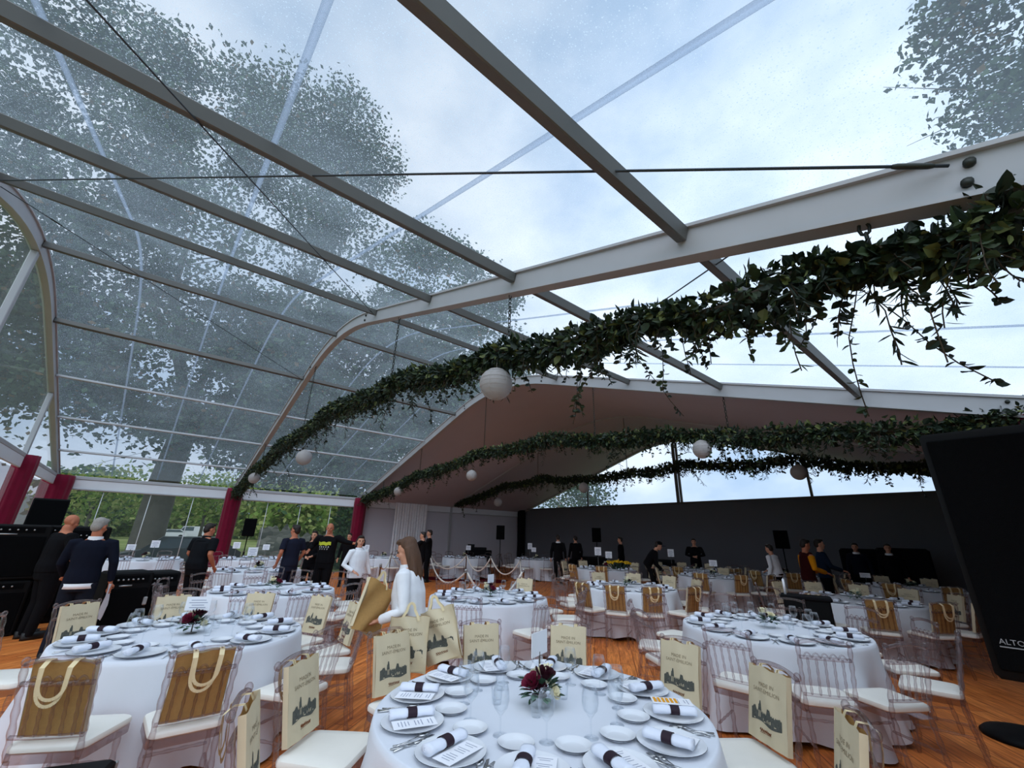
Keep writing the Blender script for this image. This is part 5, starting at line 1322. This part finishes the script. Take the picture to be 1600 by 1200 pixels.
def bush(label, c, r_, n, size, seed, mats=M_BUSH, cols=(.5, .95)):
    rnd = random.Random(seed); t = tag(empty('bush', (c[0], c[1], -.14)), label, 'bush'); m = MB(); q = Vector((0, 0, r_[2] * .75))
    blob_leaves(m, q, r_, n, size, rnd, .5, cols=cols); m.build('foliage', mats, t, smooth=False)
    m = MB()
    for k in range(6): a = rnd.random() * 6.28; m.tube([(0, 0, 0), (r_[0] * .3 * math.cos(a), r_[1] * .3 * math.sin(a), r_[2] * .6), (r_[0] * .6 * math.cos(a), r_[1] * .6 * math.sin(a), r_[2])], [.06, .04, .02], 5)
    m.build('stems', M_BARK, t)
for px, D, r_, n, lab, cols in ((108, 88, (7, 6, 6.5), 3000, 'deep green bush behind the bald man', (.15, .3)), (150, 104, (7, 6, 6.4), 2600, 'bright green bush behind the grey-haired man', (.75, .97)), (205, 118, (8, 7, 6.0), 2400, 'green bush half behind the big trunk', (.5, .95)), (262, 100, (6, 6, 5.4), 2400, 'green bush just right of the big trunk', (.5, .95)), (318, 112, (7, 8, 7.0), 2800, 'wide green bush left of the burgundy drape', (.6, .95)),
                               (398, 96, (7, 7, 6.6), 2600, 'olive bush behind the tripod loudspeaker outside wall', (.4, .9)), (452, 84, (8, 7, 6.6), 3200, 'olive-green bush above the stone wall', (.55, .95)), (508, 92, (7, 6, 6.0), 2600, 'yellow-green bush beside the narrow burgundy drape', (.3, .95))):
    p = at_D(px, 840, D); bush(lab, (p.x, p.y), r_, n, .95, px, cols=cols)
p = at_D(541, 840, 24.5); bush('dark ivy-clad hedge just outside by the narrow burgundy drape', (p.x, p.y), (.9, .9, 2.6), 1800, .2, 77, cols=(.05, .1))
# rubble stone wall
a, b = at_D(404, 840, 27), at_D(524, 840, 27); mb = MB(); rnd = random.Random(2); L = (b - a).length; n = 40
dx = (b - a).normalized(); pr = Vector((-dx.y, dx.x, 0))
rows = [[] for _ in range(4)]
for i in range(n + 1):
    q = dx * (L * i / n); hgt = 1.55 + .35 * noise.noise(Vector((i * .35, 1, 2))) + (.35 if i < 18 else 0)
    rows[0].append(q - pr * .3); rows[1].append(q - pr * .26 + Vector((0, 0, hgt))); rows[2].append(q + pr * .26 + Vector((0, 0, hgt))); rows[3].append(q + pr * .3)
vs = [p for r_ in rows for p in r_]; k = n + 1
mb.add(vs, [(j * k + i, j * k + i + 1, (j + 1) * k + i + 1, (j + 1) * k + i) for j in range(3) for i in range(n)] + [(0, k, 2 * k, 3 * k), (3 * k + n, 2 * k + n, k + n, n)])
o = mb.build('stone_wall', M_STONE, smooth=False); o.location = (a.x, a.y, -.14); tag(o, 'old grey rubble wall on the grass behind the navy-shirted man', 'stone wall')
# wooded hills
for px, D, rx, rz_, lab in ((440, 330, 80, 36, 'blue-green wooded hill beyond the stone wall'), (300, 380, 110, 17, 'low distant ridge beyond the meadow'), (120, 360, 90, 18, 'distant wooded rise at the left')):
    p = at_D(px, 840, D); mb = MB(); mb.ell((0, 0, 0), (rx, rx, rz_), n=40, m=18)
    mb.v = [(x, y, z * (1 + .12 * noise.noise(Vector((x * .03, y * .03, px))))) for x, y, z in mb.v]
    o = mb.build('hill', M_HILL); o.location = (p.x, p.y, -2); o['kind'] = 'structure'
# vehicles parked outside
def car(label, px, D, yaw, paint, L=4.3, H=1.45, van=False):
    p = at_D(px, 840, D); t = tag(empty('parked_car', (p.x, p.y, -.14), yaw), label, 'car')
    W_ = .86
    prof = [(-L / 2, .35), (-L / 2, .75), (-L * .30, .92), (-L * .16, H), (L * .28, H), (L * .46, .95), (L / 2, .85), (L / 2, .35)] if not van else [(-L / 2, .35), (-L / 2, .95), (-L * .36, 1.15), (-L * .26, H), (L / 2, H), (L / 2, .35)]
    m = MB(); m.prism([(x, -W_, z) for x, z in prof], (0, 2 * W_, 0)); m.build('body', paint, t, smooth=False)
    m = MB(); g = prof[2:6] if not van else [prof[2], prof[3], (L * .1, H), (L * .1, 1.15)]
    cx = sum(q[0] for q in g) / 4; cz = sum(q[1] for q in g) / 4
    for sy in (-1, 1): m.add([(cx + (x - cx) * .82, sy * (W_ + .004), cz + (z - cz) * .76) for x, z in g], [(0, 1, 2, 3)])
    a_, b_ = prof[2], prof[3]; m.add([(a_[0] - .01, -W_ * .85, a_[1] + .03), (a_[0] - .01, W_ * .85, a_[1] + .03), (b_[0] - .03, W_ * .85, b_[1] - .04), (b_[0] - .03, -W_ * .85, b_[1] - .04)], [(0, 1, 2, 3)]); m.build('windows', M_CARGL, t, smooth=False)
    for sx in (-.31, .31):
        for sy in (-1, 1): m = MB(); m.lathe([(0, -.1), (.3, -.1), (.32, -.06), (.32, .06), (.3, .1), (0, .1)], 18, mtx=Matrix.Translation((sx * L, sy * (W_ - .05), .32)) @ Matrix.Rotation(R(90), 4, 'X')); m.build('wheel', M_TYRE, t)
car('white van far off on the meadow right of the trunk', 297, 96, R(80), M_CARW, 4.8, 2.0, True); car('small white car far off behind the big trunk', 264, 92, R(95), M_CARW)
car('dark car parked just outside the clear wall', 287, 23.2, R(88), M_CARG, 4.2, 1.42)
# ================================================================== light, sky, camera
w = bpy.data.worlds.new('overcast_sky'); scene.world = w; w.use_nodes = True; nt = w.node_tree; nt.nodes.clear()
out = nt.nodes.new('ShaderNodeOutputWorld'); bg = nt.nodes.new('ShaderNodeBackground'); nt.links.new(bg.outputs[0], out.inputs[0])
tc = N(nt, 'ShaderNodeTexCoord'); mp = N(nt, 'ShaderNodeMapping'); mp.inputs['Scale'].default_value = (1, 1, 1.6); mp.inputs['Location'].default_value = (.35, .2, 0); nt.links.new(tc.outputs['Generated'], mp.inputs['Vector'])
nz = N(nt, 'ShaderNodeTexNoise', Scale=1.9, Detail=6.0, Roughness=.55); nt.links.new(mp.outputs['Vector'], nz.inputs['Vector'])
cr = N(nt, 'ShaderNodeValToRGB'); e = cr.color_ramp.elements; e[0].position = .36; e[0].color = rgb(158, 182, 212); e[1].position = .64; e[1].color = rgb(230, 238, 250)
nt.links.new(nz.outputs['Fac'], cr.inputs['Fac']); nt.links.new(cr.outputs['Color'], bg.inputs['Color'])
# overcast skies are brighter overhead; boost behind the viewer added to light the interior
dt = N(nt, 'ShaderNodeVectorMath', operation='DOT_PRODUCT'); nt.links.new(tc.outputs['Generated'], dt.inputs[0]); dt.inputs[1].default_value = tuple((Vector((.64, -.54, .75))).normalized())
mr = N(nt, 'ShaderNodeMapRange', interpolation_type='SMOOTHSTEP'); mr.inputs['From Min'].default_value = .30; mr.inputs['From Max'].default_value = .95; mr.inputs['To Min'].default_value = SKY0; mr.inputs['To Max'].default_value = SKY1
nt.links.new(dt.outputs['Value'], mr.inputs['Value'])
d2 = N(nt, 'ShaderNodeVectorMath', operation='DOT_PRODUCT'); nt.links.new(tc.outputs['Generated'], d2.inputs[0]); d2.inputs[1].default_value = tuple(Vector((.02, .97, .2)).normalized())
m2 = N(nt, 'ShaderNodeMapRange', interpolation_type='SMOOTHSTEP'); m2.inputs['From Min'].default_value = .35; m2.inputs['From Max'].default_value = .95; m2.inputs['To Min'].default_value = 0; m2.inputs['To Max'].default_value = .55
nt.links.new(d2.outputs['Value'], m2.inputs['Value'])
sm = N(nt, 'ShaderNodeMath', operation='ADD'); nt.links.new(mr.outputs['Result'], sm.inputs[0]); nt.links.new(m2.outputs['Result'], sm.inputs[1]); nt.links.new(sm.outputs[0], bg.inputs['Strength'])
sun = bpy.data.lights.new('overcast_sun', 'SUN'); sun.energy = SUN; sun.angle = R(80); sun.color = (1, .97, .94); so = bpy.data.objects.new('overcast_sun', sun); COL.objects.link(so); so.rotation_euler = (R(28), R(18), 0)
cam = bpy.data.cameras.new('camera'); co = bpy.data.objects.new('camera', cam); COL.objects.link(co); scene.camera = co
cam.sensor_fit = 'HORIZONTAL'; cam.sensor_width = 36; cam.lens = FPX / 1600 * 36; cam.clip_start = .05; cam.clip_end = 1500
M3 = Matrix((RT, UP, -FW)).transposed(); co.matrix_world = Matrix.Translation(EYE) @ M3.to_4x4()
vs = scene.view_settings; vs.view_transform = 'Standard'; vs.look = 'None'; vs.gamma = 1; vs.use_curve_mapping = False; vs.exposure = EXPOSURE
try:
    scene.cycles.transparent_max_bounces = 40; scene.cycles.max_bounces = 8; scene.cycles.sample_clamp_indirect = 6; scene.cycles.use_denoising = True
except Exception: pass
# source copies that found no place in view are dropped
for proto in (CHN, CHL, BAG): 
    if 'label' not in proto: 
        kill(proto)
for proto in (P_PLATE, P_BREAD, P_MENU, P_MENU2, P_FORK, P_KNIFE, P_SPOON, P_WINE, P_TUMB):
    if 'label' not in proto: bpy.data.objects.remove(proto)
